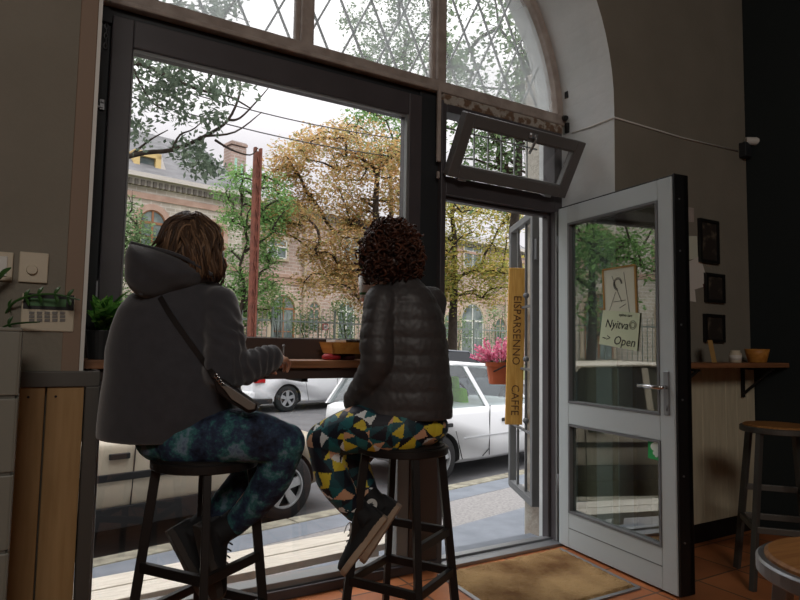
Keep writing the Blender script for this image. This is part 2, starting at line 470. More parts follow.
m.mm(.2, .247, YG, yb, .05, 1.05); m.mm(1.6, 1.668, YG, yb, .05, 1.05); m.mm(.2, 1.668, YG, yb, .045, .075)
m.build('lower_frame', 'frame_inner', w1, bevel=.004)
MB().mm(.2, 1.835, YG - .02, yb + .02, 0, .045).build('bottom_rail', 'anthracite', w1, bevel=.004)
MB().mm(1.668, 1.835, YG - .01, yb, .045, 1.05).build('mullion_post', 'brown_panel', w1, bevel=.004)
MB().mm(.16, 1.835, YG - .03, yb, .985, 1.155).build('counter_rail', 'brown_panel', w1, bevel=.004)
MB().mm(.245, 1.602, YG + .03, YG + .036, .07, .99).build('lower_pane', 'pane', w1)
# safety chain and catch on the left jamb
ch = MB(); p0 = atY(107, 16, YG + .04); 
for k in range(7):
    c = p0 + V((.002 * (k % 2), 0, -.021 * k)); ring = [c + V((.006 * cos(a) if k % 2 == 0 else 0, .006 * cos(a) if k % 2 else 0, .013 * sin(a))) for a in [2 * pi * q / 10 for q in range(11)]]
    ch.tube(ring, .0018, 5)
ch.build('safety_chain', 'steel', w1, smooth=True)
lt = MB(); c = atY(102, 105, YG + .045); lt.box(c, (.009, 0, 0), (0, .008, 0), (0, 0, .022)); lt.box(c + V((-.01, -.008, -.012)), (.012, 0, 0), (0, .005, 0), (0, 0, .004)); lt.disc(c + V((0, -.008, .01)), .006, -.01, 12, V((0, 1, 0)))
lt.build('catch', 'steel', w1, bevel=.002)
lt = MB(); c = atY(97, 292, YG + .045); lt.box(c, (.004, 0, 0), (0, .006, 0), (0, 0, .045)); lt.build('hinge', 'steel', w1)

# ------------------------------------------------------------------ arched fanlight
w2 = thing('window_2', 'arched fanlight of hazy glass with a diamond lattice over window and door', 'window', (XC, YG, 2.5), kind='structure')
m = MB()
m.mm(XL, XR, YG - .01, YG + .07, 2.5, 2.565)
m.build('sill_beam', 'old_wood', w2, bevel=.008)
m = MB(); m.mm(1.84, XR - .02, YG - .012, YG + .06, 2.435, 2.5); m.build('peeling_beam', 'peeling', w2, bevel=.012)
def arch_ring(m, r0, r1, y0, y1, z0, n=40):
    a0 = math.asin((z0 - ZS) / r1) if z0 > ZS else 0
    rings = []
    for i in range(n + 1):
        a = a0 + (pi - 2 * a0) * i / n; c = V((XC, 0, ZS))
        d = V((-cos(a), 0, sin(a)))
        rings.append([c + d * r0 + V((0, y0, 0)), c + d * r1 + V((0, y0, 0)), c + d * r1 + V((0, y1, 0)), c + d * r0 + V((0, y1, 0))])
    m.loft(rings)
m = MB(); arch_ring(m, RA - .055, RA - .002, YG, YG + .07, 2.55); m.build('arch_frame', 'old_wood', w2, bevel=.006)
m = MB()
for xa in (1.052, 1.835):
    zt = ZS + sqrt((RA - .03) ** 2 - (xa - XC) ** 2)
    m.mm(xa - .028, xa + .028, YG - .005, YG + .07, 2.56, zt); m.mm(xa - .048, xa + .048, YG + .02, YG + .06, 2.56, zt)
m.build('mullion', 'old_wood', w2, bevel=.006)
def clip_x(x0, x1, name):
    m = MB(); n = 14; pts = [(x0 + (x1 - x0) * i / n) for i in range(n + 1)]; r = RA - .04
    top = [(q, ZS + sqrt(max(r * r - (q - XC) ** 2, .01))) for q in pts]
    for y in (YG + .04,):
        m.face([(x0, y, 2.56)] + [(x1, y, 2.56)] + [(a, y, b) for a, b in reversed(top)])
    m.build(name, 'fan_pane', w2)
clip_x(XL + .045, 1.05, 'pane'); clip_x(1.05, 1.833, 'pane'); clip_x(1.833, XR - .045, 'pane')
m = MB(); r = RA - .02; yl = YG + .13
def lat(p, d):
    # clip a line to the half disc above the sill
    ts = [i * .01 for i in range(-400, 401)]
    ins = [t for t in ts if (p[0] + d[0] * t - XC) ** 2 + (p[1] + d[1] * t - ZS) ** 2 < r * r and p[1] + d[1] * t > 2.55]
    if len(ins) > 3:
        a, b = ins[0], ins[-1]; m.bar((p[0] + d[0] * a, yl, p[1] + d[1] * a), (p[0] + d[0] * b, yl, p[1] + d[1] * b), .010, .010, V((0, 1, 0)))
k = -1.2
while k < 4.2:
    lat((k, 2.55), V((.44, .9)).normalized()); lat((k, 2.55), V((-.44, .9)).normalized()); k += .205
MT['lattice_grey'] = M('lattice_grey', (138, 142, 142), .6)
m.build('lattice', 'lattice_grey', w2)

# beige cable duct round the window head
m = MB(); m.mm(.2, 1.80, YG - .025, YG - .005, 2.493, 2.516); m.mm(1.80, 1.823, YG - .025, YG - .005, 2.11, 2.516)
m.mm(1.804, 1.82, YG - .022, YG - .005, 2.02, 2.06)
struct(m.build('trim_4', 'old_wood', bevel=.006))

# ------------------------------------------------------------------ door frame, transom
fr = MB()
yf = YG - .01
fr.mm(1.835, 1.868, yf, YG + .09, 0, 2.46); fr.mm(2.668, XR - .03, yf, YG + .09, 0, 2.46); fr.mm(1.868, 2.668, yf, YG + .09, 1.945, 2.045); fr.mm(1.868, 2.668, yf, YG + .09, 2.40, 2.46)
fr.mm(1.868, 1.885, YG + .03, YG + .08, .02, 1.945); fr.mm(2.65, 2.668, YG + .03, YG + .08, .02, 1.945); fr.mm(1.868, 2.668, YG + .03, YG + .08, 1.925, 1.945)
dfr = fr.build('trim_5', 'anthracite', bevel=.004); struct(dfr)
m = MB(); m.mm(1.85, 2.70, YG - .06, YG + .1, 0, .018); m.mm(1.85, 2.70, YG + .02, YG + .05, .018, .03)
struct(m.build('trim_6', 'steel', bevel=.003))
m = MB()
for i in range(3): m.mm(2.67 + .012 * i, 2.676 + .012 * i, YG - .022, YG - .01, .02, 1.95)
struct(m.build('trim_7', 'frame_inner'))

# tilted hopper sash
w3 = thing('window_3', 'small dark grey top light tilted inward above the door', 'window', (2.26, 2.66, 2.05), kind='structure')
hb = V((0, 2.655, 2.05)); hu = V((0, -.165, .285)).normalized(); hn = V((0, -.285, -.165)).normalized()  # up along sash, outward normal to room
x0, x1, hh = 1.832, 2.69, .335
def hp(x, v, d): return V((x, 0, 0)) + hb + hu * v + hn * d
def hbox(m, xa, xb, va, vb, da, db):
    v = [hp(x, vv, d) for d in (da, db) for vv in (va, vb) for x in (xa, xb)]
    m.mesh(v, [(0, 2, 3, 1), (4, 5, 7, 6), (0, 1, 5, 4), (2, 6, 7, 3), (0, 4, 6, 2), (1, 3, 7, 5)])
m = MB(); f = .062
hbox(m, x0, x0 + f, 0, hh, 0, .055); hbox(m, x1 - f, x1, 0, hh, 0, .055); hbox(m, x0 + f, x1 - f, 0, f, 0, .055); hbox(m, x0 + f, x1 - f, hh - f, hh, 0, .055)
MT['hopper_paint'] = M('hopper_paint', (96, 94, 93), .45)
m.build('sash', 'hopper_paint', w3, bevel=.005)
m = MB(); g = .008
hbox(m, x0 + f, x0 + f + g, f, hh - f, .02, .045); hbox(m, x1 - f - g, x1 - f, f, hh - f, .02, .045); hbox(m, x0 + f, x1 - f, f, f + g, .02, .045); hbox(m, x0 + f, x1 - f, hh - f - g, hh - f, .02, .045)
m.build('glazing_bead', 'frame_inner', w3)
m = MB(); hbox(m, x0 + f, x1 - f, f, hh - f, .02, .025); m.build('pane', 'pane', w3)
m = MB(); xm = 2.29
hbox(m, xm - .028, xm + .028, hh - .045, hh - .018, .055, .062); m.tube([hp(xm, hh - .03, .055), hp(xm, hh - .03, .085)], .009, 10)
m.tube([hp(xm, hh - .03, .085), hp(xm + .004, hh - .05, .088), hp(xm - .01, hh - .125, .088)], [.009, .008, .007], 10)
m.build('handle', 'steel', w3, smooth=True)
for xx in (1.93, 2.55):
    m = MB(); hbox(m, xx - .025, xx + .025, -.012, .004, .02, .058); m.build('hinge', 'steel', w3, bevel=.002)
# outside grille behind the transom
m = MB()
for k in range(8): xx = 1.9 + k * .105; m.bar((xx, YG + .2, 2.02), (xx, YG + .2, 2.5), .008, .008, V((0, 1, 0)))
for zz in (2.16, 2.40): m.bar((1.85, YG + .2, zz), (2.72, YG + .2, zz), .008, .008, V((0, 1, 0)))
MT['grille_grey'] = M('grille_grey', (150, 156, 154), .5)
tag(m.build('security_grille', 'grille_grey'), 'thin welded bar grille outside behind the tilted top light', 'grille')

# ------------------------------------------------------------------ open door leaf
hin = V((2.665, 2.64, 0)); fre = V((2.5816, 1.821, 0))
dd = (fre - hin); DL = dd.length; dt = dd.normalized(); dn = V((dt.y, -dt.x, 0))   # dn towards -x side?
if dn.x > 0: dn = -dn
d1 = thing('door_1', 'light grey glazed door standing open into the room with black outer edge', 'door', hin, kind='structure')
def dp(a, z, e): return hin + dt * a + Z * z - dn * e     # e: thickness away from the visible face
def dbox(m, a0, a1, z0, z1, e0, e1):
    v = [dp(a, z, e) for e in (e0, e1) for z in (z0, z1) for a in (a0, a1)]
    m.mesh(v, [(0, 2, 3, 1), (4, 5, 7, 6), (0, 1, 5, 4), (2, 6, 7, 3), (0, 4, 6, 2), (1, 3, 7, 5)])
ZT = 1.96; T = .07
m = MB()
dbox(m, 0, .085, .012, ZT, 0, T); dbox(m, DL - .085, DL, .012, ZT, 0, T)
dbox(m, .085, DL - .085, ZT - .1, ZT, 0, T); dbox(m, .085, DL - .085, .70, .82, 0, T); dbox(m, .085, DL - .085, .012, .205, 0, T)
m.build('leaf_frame', 'door_paint', d1, bevel=.004)
m = MB(); dbox(m, .085, DL - .085, .118, .122, -.0015, .001); m.build('groove', 'gate_paint', d1)
m = MB()
for (z0, z1) in ((.205, .70), (.82, ZT - .1)):
    dbox(m, .085, .097, z0, z1, -.004, .03); dbox(m, DL - .097, DL - .085, z0, z1, -.004, .03); dbox(m, .097, DL - .097, z0, z0 + .012, -.004, .03); dbox(m, .097, DL - .097, z1 - .012, z1, -.004, .03)
m.build('glazing_bead', 'gate_paint', d1)
for (z0, z1) in ((.21, .695), (.825, ZT - .105)):
    m = MB(); dbox(m, .09, DL - .09, z0, z1, .02, .024); m.build('pane', 'door_pane', d1)
m = MB(); dbox(m, DL, DL + .012, .012, ZT + .012, .006, T + .03); dbox(m, DL - .02, DL + .012, .012, ZT + .012, T, T + .025); dbox(m, 0, DL, ZT, ZT + .01, .01, T + .02)
m.build('edge_seal', 'black_rubber', d1, bevel=.002)
m = MB()
for z in (.25, .55, .9, 1.25, 1.6, 1.85): m.disc(dp(DL + .012, z, .035), .005, .004, 8, dt)
m.build('lock_stud', 'steel', d1)
m = MB(); za = .955
dbox(m, DL - .058, DL - .026, za - .13, za + .075, -.008, 0); m.build('handle_plate', 'steel', d1, bevel=.003)
m = MB(); q = dp(DL - .042, za, -.008); q2 = dp(DL - .042, za, -.05)
m.tube([q, q2], .010, 12); m.tube([q2 + dt * .008, q2 - dt * .06, q2 - dt * .13], [.011, .010, .009], 12)
m.build('lever_handle', 'chrome', d1, smooth=True)
m = MB(); m.disc(dp(DL - .042, za - .095, -.008), .009, .006, 14, dn); dbox(m, DL - .047, DL - .037, za - .112, za - .095, -.012, -.008); m.build('lock_cylinder', 'steel', d1)
for z in (.3, 1.7):
    m = MB(); m.tube([dp(-.012, z, .01), dp(-.012, z + .1, .01)], .012, 10); m.build('hinge', 'gate_paint', d1, smooth=True)

def on_door(px, py, e=-.006):
    # point of the visible glass plane met by a sight line
    r = ray(px, py); n = dn; o = hin - dn * (.02 + e); t = (o - CAM).dot(n) / r.dot(n); return CAM + r * t
# paper notice and framed drawing behind the door glass, green sticker
def quad_sheet(name, pts, mat, parent=None, th=.0015, off=None):
    off = off or -dn * th
    m = MB(); m.loft([pts, [p + off for p in pts]]); return m.build(name, mat, parent)
nt_ = thing('paper_notice', 'pale green paper with handwritten opening words taped to door glass', 'notice', on_door(620, 325))
pts = [on_door(*p) for p in ((603, 310), (640, 313), (637, 351), (599, 344))]
quad_sheet('sheet', pts, 'paper_green', nt_)
ex = (pts[1] - pts[0]).normalized(); ey = (pts[0] - pts[3]).normalized(); ey = (ey - ex * ex.dot(ey)).normalized()
pn = dn * .0012
text('writing', 'Nyitva', .062, on_door(605, 327) + pn, ex, ey, 'ink', nt_, .0004, .25)
text('writing', 'Open', .066, on_door(613, 344) + pn, ex, ey, 'ink', nt_, .0004, .25)
text('writing', '~>', .05, on_door(602, 340) + pn, ex, ey, 'ink', nt_, .0004, .2)
text('writing', 'nyitva tart', .022, on_door(619, 316) + pn, ex, ey, 'ink', nt_, .0004, .2)
m = MB(); c = on_door(633, 325) + pn
for rr in (.022, .014):
    m.tube([c + ex * rr * cos(a) + ey * rr * sin(a) for a in [2 * pi * q / 20 for q in range(21)]], .0012, 4)
m.build('doodle', 'ink', nt_)
dr = thing('framed_drawing', 'line drawing in a thin gold frame hanging behind the paper on the door', 'picture', on_door(618, 290, .02))
e2 = -.001
pts = [on_door(*p, e2) for p in ((603, 270), (635, 265), (637, 318), (605, 318))]
quad_sheet('sheet', pts, 'paper', dr)
m = MB()
for a, b in ((0, 1), (1, 2), (0, 3)): m.bar(pts[a] + dn * .002, pts[b] + dn * .002, .009, .006, dn)
m.build('frame', 'gold_frame', dr)
m = MB(); c = on_door(618, 284, e2) + dn * .002; exx = (pts[1] - pts[0]).normalized()
for rr in (.030, .024): m.tube([c + exx * rr * cos(a) + Z * rr * 1.1 * sin(a) for a in [2 * pi * q / 24 for q in range(19)]], .0015, 4)
for a, b in (((616, 292), (608, 316)), ((624, 272), (630, 314)), ((612, 276), (622, 302)), ((614, 302), (626, 300)), ((620, 308), (626, 304))):
    m.tube([on_door(*a, e2) + dn * .002, on_door(*b, e2) + dn * .002], .0011, 4)
m.build('drawn_lines', 'ink', dr)
sk = thing('door_sticker', 'square green sticker with pale round emblem stuck on lower door glass', 'sticker', on_door(656, 450))
pts = [on_door(*p) for p in ((648, 438), (664, 440), (664, 462), (648, 458))]
quad_sheet('sheet', pts, 'sticker_green', sk)
m = MB(); c = on_door(656.5, 447) + dn * .002; exx = (pts[1] - pts[0]).normalized()
m.prism([(.034 * cos(2 * pi * q / 20), .022 * sin(2 * pi * q / 20)) for q in range(20)], c, exx, Z, dn * .001); m.build('round_emblem', 'sticker_white', sk)
m = MB()
for dx, dz in ((-.012, -.03), (.002, -.024), (.012, -.034), (.0, -.04)):
    m.prism([(dx + .009 * cos(2 * pi * q / 10), dz + .009 * sin(2 * pi * q / 10)) for q in range(10)], c, exx, Z, dn * .001)
m.build('leaf_mark', 'sticker_white', sk)
m = MB(); m.prism([(.02, .0), (.04, 0), (.04, .035), (.028, .035)], c, exx, Z, dn * .0015); m.build('blue_corner', 'sticker_blue', sk)

# ------------------------------------------------------------------ counter in the window
bc = thing('window_bar_counter', 'narrow wooden bar counter running across the shop window', 'counter', (1.0, 2.5, 1.0))
MB().mm(.16, 1.70, 2.40, YG - .03, 1.03, 1.062).build('worktop', 'counter_wood', bc, bevel=.004)
MB().mm(.18, 1.69, 2.43, 2.45, .985, 1.03).build('apron', 'brown_panel', bc)
for xx in (.3, 1.0, 1.6):
    m = MB(); m.box((xx, 2.55, 1.0), (.012, 0, 0), (0, .1, 0), (0, 0, .03)); m.build('bracket', 'dark_steel', bc)

# left: plank clad half wall with metal edging, tiled partition end
hw = thing('plank_partition', 'low plank clad partition with metal edging left of the window', 'partition', (.05, 2.25, 0))
m = MB(); m.mm(-.6, .045, 2.255, 2.295, 0, .98); m.mm(.05, .155, 2.255, 2.295, 0, .98); m.build('planks', 'plank', hw, bevel=.003)
m = MB(); m.mm(-.6, .2, 2.245, 2.298, .98, 1.03); m.mm(.158, .2, 2.245, 2.298, 0, .98); m.build('metal_edging', 'grey_steel', hw, bevel=.003)
m = MB(); m.mm(.186, .2, 2.298, 2.66, 0, 1.03); m.build('side_board', 'steel', hw)
m = MB()
for xx in (.0, .075): m.disc((xx, 2.255, .95), .004, -.003, 8, V((0, 1, 0)))
m.build('screw', 'black_rubber', hw)
tp = thing('tiled_partition', 'low partition end faced with large pale tiles at left edge', 'partition', (-.3, 1.95, 0))
m = MB(); m.mm(-1.6, -.03, 1.90, 2.1, 0, 1.15); m.build('core', 'grout', tp)
m = MB()
for r_ in range(6):
    for cc in range(6):
        xb = -.026 - cc * .3; zb = r_ * .196
        m.mm(xb - .294, xb, 1.893, 1.903, max(zb, 0) + .004, min(zb + .192, 1.15))
    m.mm(-.032, -.022, 1.895, 2.1, r_ * .196 + .004, min(r_ * .196 + .192, 1.15))
m.build('tiles', 'tile_white', tp, bevel=.003)
MB().mm(-1.6, -.022, 1.89, 2.1, 1.15, 1.16).build('cap', 'tile_white', tp, bevel=.003)

# alarm keypad, thermostat knob, light switch on the left wall
def wallbox(m, x0, y0, x1, y1, yw, d0, d1):
    a = atY(x0, y1, yw); b = atY(x1, y0, yw); m.mm(a.x, b.x, yw - d1, yw - d0, a.z, b.z)
kp = thing('alarm_keypad', 'cream alarm keypad with green display on wall left of window', 'keypad', atY(47, 315, YW))
m = MB(); wallbox(m, 20, 296, 75, 331, YW, 0, .028); m.build('housing', 'cream_plastic', kp, bevel=.004)
m = MB(); wallbox(m, 23, 296, 74, 309, YW, .028, .03); m.build('screen_surround', 'black_rubber', kp)
m = MB(); wallbox(m, 30, 300, 66, 306, YW, .03, .031); m.build('display', 'lcd', kp)
for r_ in range(3):
    for c_ in range(5):
        m = MB(); wallbox(m, 29 + c_ * 7.6, 312 + r_ * 3.6, 34.5 + c_ * 7.6, 314.6 + r_ * 3.6, YW, .028, .031); m.build('key', 'key', kp)
MB().mm(-.03, .105, YW - .02, YW, 1.03, 1.16).build('back_board', 'wall_paint', kp)
th = thing('dimmer_switch', 'cream square wall plate with a round turning knob', 'switch', atY(33, 267, YW))
m = MB(); wallbox(m, 18, 254, 49, 282, YW, 0, .012); m.build('plate', 'cream_plastic', th, bevel=.003)
m = MB(); c = atY(32, 270, YW - .012); m.tube([c, c + V((0, -.012, 0))], [.0165, .014], 24); m.box(c + V((0, -.013, 0)), (.002, 0, 0), (0, .002, 0), (0, 0, .012)); m.build('knob', 'cream_plastic', th)
ls = thing('light_switch', 'cream rocker light switch at left edge beside the knob plate', 'switch', atY(5, 267, YW))
m = MB(); wallbox(m, -14, 253, 14, 280, YW, 0, .012); m.build('plate', 'cream_plastic', ls, bevel=.003)
m = MB(); wallbox(m, -8, 257, 8, 276, YW, .012, .016); m.build('rocker', 'white_plastic', ls, bevel=.002)

# plants
def leaf(m, base, tip, width, nrm, bend=.1, n=5):
    base = V(base); tip = V(tip); t = tip - base; s_ = t.cross(V(nrm)).normalized(); nn = s_.cross(t).normalized()
    L = []; 
    for i in range(n + 1):
        u = i / n; c = base + t * u + nn * (bend * t.length * sin(pi * u)) ; w = width * sin(pi * min(u * .9 + .06, 1)) ** .8
        L.append((c - s_ * w / 2 + nn * w * .12, c, c + s_ * w / 2 + nn * w * .12))
    for i in range(n):
        for k in range(2): m.face([L[i][k], L[i][k + 1], L[i + 1][k + 1], L[i + 1][k]])
pp = thing('potted_plant', 'bushy green plant in dark pot on left end of bar counter', 'plant', (.218, 2.47, 1.062))
c0 = V((.218, 2.47, 1.062))
m = MB(); m.tube([c0, c0 + Z * .105], [.042, .056], 24); m.build('pot', 'pot_dark', pp, smooth=False, bevel=.003)
m = MB(); m.disc(c0 + Z * .093, .052, .012, 20); m.build('soil', 'soil', pp)
m = MB(); rnd = random.Random(3)
for k in range(64):
    a = rnd.uniform(0, 2 * pi); e = rnd.uniform(.1, 1.25); l = rnd.uniform(.09, .17)
    b = c0 + Z * .105 + V((cos(a), sin(a), 0)) * .015
    d = V((cos(a) * cos(e), sin(a) * cos(e), sin(e)))
    if (b + d * l).x < .165 and (b + d * l).y > 2.28: d.x = abs(d.x) * .3
    leaf(m, b, b + d * l, .036, Z + d * .2 if abs(d.z) < .9 else V((1, 0, 0)), .14)
MT['plant_leaf'] = leafmat('plant_leaf', [(44, 84, 36), (74, 124, 50), (120, 164, 76)], .35)
m.build('foliage', 'plant_leaf', pp, smooth=True)
zz = thing('trailing_plant', 'dark potted plant with arching leafy stem over the tiled partition', 'plant', (-.42, 1.98, 1.16))
c1 = V((-.42, 1.98, 1.16))
m = MB(); m.tube([c1, c1 + Z * .1], [.07, .09], 24); m.build('pot', 'pot_dark', zz)
m = MB(); m.disc(c1 + Z * .088, .085, .008, 20); m.build('soil', 'soil', zz)
def stem(m, ml, pts, nl, ll, wd, side):
    q = spl(pts, 8); m.tube(q, [.006 - .004 * i / len(q) for i in range(len(q))], 6)
    for k in range(nl):
        i = int(len(q) * (.35 + .62 * k / nl)); i = min(i, len(q) - 2); t = (q[i + 1] - q[i]).normalized()
        for sg in (-1, 1):
            d = (t * .55 + side * sg).normalized(); leaf(ml, q[i], q[i] + d * ll, wd, t.cross(d) + V((0, -.3, .2)), .1)
ms = MB(); ml = MB()
stem(ms, ml, [c1 + Z * .1, P(-20, 330, 1.93), P(16, 301, 1.92), P(50, 294, 1.93), P(80, 300, 1.95)], 6, .03, .012, V((.1, .1, 1)).normalized())
stem(ms, ml, [c1 + Z * .1, P(-40, 320, 1.9), P(-14, 292, 1.88), P(4, 275, 1.88)], 6, .05, .024, V((.6, 0, .8)).normalized())
stem(ms, ml, [c1 + Z * .1, P(-30, 340, 1.9), P(8, 325, 1.9), P(40, 322, 1.9)], 2, .03, .012, V((0, .2, 1)).normalized())
stem(ms, ml, [c1 + Z * .1, P(-25, 330, 1.93), P(-2, 310, 1.95), P(14, 285, 1.96)], 5, .05, .022, V((.8, 0, .5)).normalized())
ms.build('stem', 'leaf_dark', zz, smooth=True); ml.build('foliage', 'leaf_dark', zz, smooth=True)

# things on the counter
cz = 1.062
tr = thing('wooden_tray', 'small honey coloured wooden tray on the counter holding cutlery and napkins', 'tray', atY(345, 350, 2.52))
t0 = atY(325, 354, 2.47).x; t1 = atY(366, 354, 2.47).x
zb = cz + .028; 
m = MB(); xa, xb2, ya, yb2 = t0 + .03, t1 + .07, 2.44, 2.56; zt = zb + .05
m.mm(xa, xb2, ya, yb2, zb, zb + .006)
for (pa, pb) in (((xa, ya), (xb2, ya)), ((xb2, ya), (xb2, yb2)), ((xb2, yb2), (xa, yb2)), ((xa, yb2), (xa, ya))):
    cx, cy = (xa + xb2) / 2, (ya + yb2) / 2
    o1 = V(((pa[0] - cx) * .14, (pa[1] - cy) * .14, .05)); o2 = V(((pb[0] - cx) * .14, (pb[1] - cy) * .14, .05))
    A = V((pa[0], pa[1], zb)); B = V((pb[0], pb[1], zb)); inn = (V((cx, cy, zb)) - (A + B) / 2).normalized() * .007
    m.loft([[A, B, B + o2, A + o1], [A + inn, B + inn, B + o2 + inn, A + o1 + inn]])
m.build('tray_box', 'tray_wood', tr)
def block(name, label, cat, c, sx, sy, sz, mat, rz=0, bev=.002):
    m = MB(); X = V((cos(rz), sin(rz), 0)); Y = V((-sin(rz), cos(rz), 0)); m.box(c, X * sx, Y * sy, Z * sz); o = m.build(name, mat, bevel=bev); return tag(o, label, cat)
block('paper_napkins', 'stack of white paper napkins lying in left half of wooden tray', 'napkins', (xa + .045, 2.52, zb + .034), .03, .035, .027, 'paper_white', .2)
for i, (nm, lb, ct, dx, l, mt) in enumerate((('fountain_pen', 'black pen lying across the tray beside the white napkins', 'pen', .085, .045, 'black_rubber'), ('pencil', 'short dark pencil lying at right end of the tray', 'pencil', .13, .03, 'dark_steel'))):
    m = MB(); c = V((xa + dx, 2.50 + .012 * i, zb + .058)); d = V((cos(.25 + i * .4), sin(.25 + i * .4), 0)); m.tube([c - d * l, c + d * (l - .012), c + d * l], [.005, .005, .001], 10); o = m.build(nm, mt, smooth=True); tag(o, lb, ct)
m = MB(); 
m.loft([[V((x_, y_, cz + h_)) for x_, y_ in [(t0 + .045 + .042 * s_ * cos(2 * pi * k / 20), 2.50 + .045 * s_ * sin(2 * pi * k / 20)) for k in range(20)]] for h_, s_ in ((0, .8), (.006, 1), (.018, 1), (.0265, .75))])
tag(m.build('red_pouch', 'red', smooth=True), 'soft red pouch squashed under the left end of tray', 'pouch')
m = MB(); m.loft([[V((t0 + .125 + .035 * s_ * cos(2 * pi * k / 20), 2.51 + .05 * s_ * sin(2 * pi * k / 20), cz + h_)) for k in range(20)] for h_, s_ in ((0, .85), (.006, 1), (.02, 1), (.0265, .8))])
tag(m.build('dark_red_pouch', 'dark_red', smooth=True), 'dark red folded cloth pouch under the right half of tray', 'pouch')

# ------------------------------------------------------------------ stools
def stool(label, loc, rot, group, wood='seat_wood', mat='dark_steel'):
    s_ = thing('bar_stool', label, 'stool', loc, rot, group)
    h = .762; r = .168
    m = MB()
    prof = [(r - .003, h - .030), (r, h - .027), (r, h - .006), (r - .004, h - .002)]
    rings = [[V((a * cos(2 * pi * k / 48), a * sin(2 * pi * k / 48), z)) for k in range(48)] for a, z in prof]
    m.loft(rings); m.build('seat_rim', mat, s_, local=True)
    m = MB(); m.loft([[V((a * cos(2 * pi * k / 48), a * sin(2 * pi * k / 48), z)) for k in range(48)] for a, z in ((r - .014, h - .004), (r - .014, h + .003), (r - .02, h + .007))]); m.build('seat', wood, s_, local=True)
    def lp(k, z): a = k * pi / 2; q = .148 + (h - .04 - z) * .115; return V((cos(a) * q, sin(a) * q, z))
    for k in range(4):
        m = MB(); a = k * pi / 2; m.bar(lp(k, 0), lp(k, h - .03), .030, .024, V((-sin(a), cos(a), 0))); m.build('leg', mat, s_, local=True, bevel=.002)
    for k in range(4):
        m = MB(); m.bar(lp(k, .28), lp((k + 1) % 4, .28), .02, .03); m.build('footrest', mat, s_, local=True, bevel=.002)
    for k in (0, 3):
        m = MB(); m.bar(lp(k, .43), lp((k + 1) % 4, .43), .02, .03); m.build('stretcher', mat, s_, local=True, bevel=.002)
    return s_
aU = atan2(U.y, U.x)
# leg order from local +x: right, back, left, front when rotated to the view axes
stool('dark metal bar stool under the woman in the grey hooded coat', (.505, 2.065, 0), aU - pi / 2 + radians(20), None, 'dark_steel')
s2 = stool('dark metal bar stool under the woman in patterned triangle leggings', (1.222, 2.005, 0), aU + radians(16), None, 'dark_steel')
s3 = stool('grey metal bar stool with wooden seat standing below the wall shelf', (3.22, 1.70, 0), aU + radians(28), None, mat='grey_steel')
sp = P(868, 578, 1.06)
s4 = stool('near bar stool at bottom right corner, pale metal rim and wooden seat', (sp.x, sp.y, 0), aU + .4, None, mat='steel')

# ------------------------------------------------------------------ door mat
dm = thing('door_mat', 'brown coir door mat in metal edging inside the open door', 'mat', (2.2, 2.3, 0))
q = [V((1.80, 2.575, 0)), V((2.60, 2.575, 0)), V((2.52, 2.0, 0)), V((1.76, 2.0, 0))]
m = MB(); nx, ny = 60, 44; rnd = random.Random(5); G = []
for j in range(ny + 1):
    row = []
    for i in range(nx + 1):
        a = q[0].lerp(q[1], i / nx); b = q[3].lerp(q[2], i / nx); p = a.lerp(b, j / ny); e = min(i, nx - i, j, ny - j) > 0
        row.append(m.bm.verts.new(p + V((rnd.uniform(-.004, .004), rnd.uniform(-.004, .004), (.012 + rnd.uniform(0, .008)) if e else .001))))
    G.append(row)
for j in range(ny):
    for i in range(nx): m.bm.faces.new((G[j][i], G[j][i + 1], G[j + 1][i + 1], G[j + 1][i]))
m.build('coir_pile', 'mat_coir', dm, smooth=True)
m = MB()
for a, b in ((0, 3), (3, 2), (2, 1)):
    A = q[a].copy(); B = q[b].copy(); ctr = V((2.17, 2.3, 0)); A += (A - ctr) * .03; B += (B - ctr) * .03
    m.bar(A + Z * .004, B + Z * .004, .022, .008)
m.build('edging', 'steel', dm)

# ------------------------------------------------------------------ right wall: pictures, papers, shelf, camera
def picture(x0, y0, x1, y1, label, edge='black_frame'):
    a = atY(x0, y1, YW); b = atY(x1, y0, YW)
    t = thing('framed_picture', label, 'picture', ((a.x + b.x) / 2, YW, a.z), 0, 'small framed pictures on the wall behind the door')
    m = MB(); f = .018
    m.mm(a.x, b.x, YW - .022, YW, a.z, a.z + f); m.mm(a.x, b.x, YW - .022, YW, b.z - f, b.z); m.mm(a.x, a.x + f, YW - .022, YW, a.z + f, b.z - f); m.mm(b.x - f, b.x, YW - .022, YW, a.z + f, b.z - f)
    m.build('frame', edge, t)
    MB().mm(a.x + f, b.x - f, YW - .012, YW, a.z + f, b.z - f).build('print', 'photo_print', t)
picture(698, 222, 716, 262, 'tallest black framed picture, topmost of the wall column behind the door')
picture(704, 275, 722, 302, 'small black framed picture between the tall one and the gold sided one')
picture(703, 315, 722, 342, 'small square black framed picture lowest on the wall above the shelf')
def sheet(name, label, pts, mat, dy=.004):
    P_ = [atY(px, py, YW - dy) for px, py in pts]; m = MB(); m.loft([P_, [p + V((0, .0015, 0)) for p in P_]]); return tag(m.build(name, mat), label, 'paper', 'papers pinned to the wall behind the door')
sheet('pinned_paper', 'largest pinned white sheet hanging crooked beside the black frames', [(688, 262), (700, 256), (709, 285), (690, 291)], 'paper_white', .002)
sheet('pinned_card', 'small cream card pinned above the crooked white sheet', [(688, 236), (697, 236), (698, 258), (688, 260)], 'paper', .0018)
sheet('pinned_brown_note', 'brown note at the top of the papers behind the door edge', [(688, 207), (694, 208), (694, 222), (688, 222)], 'old_wood', .0018)
sheet('pinned_slip', 'narrow pale slip hanging under the crooked white sheet', [(688, 288), (695, 290), (696, 302), (690, 301)], 'paper_white', .0018)
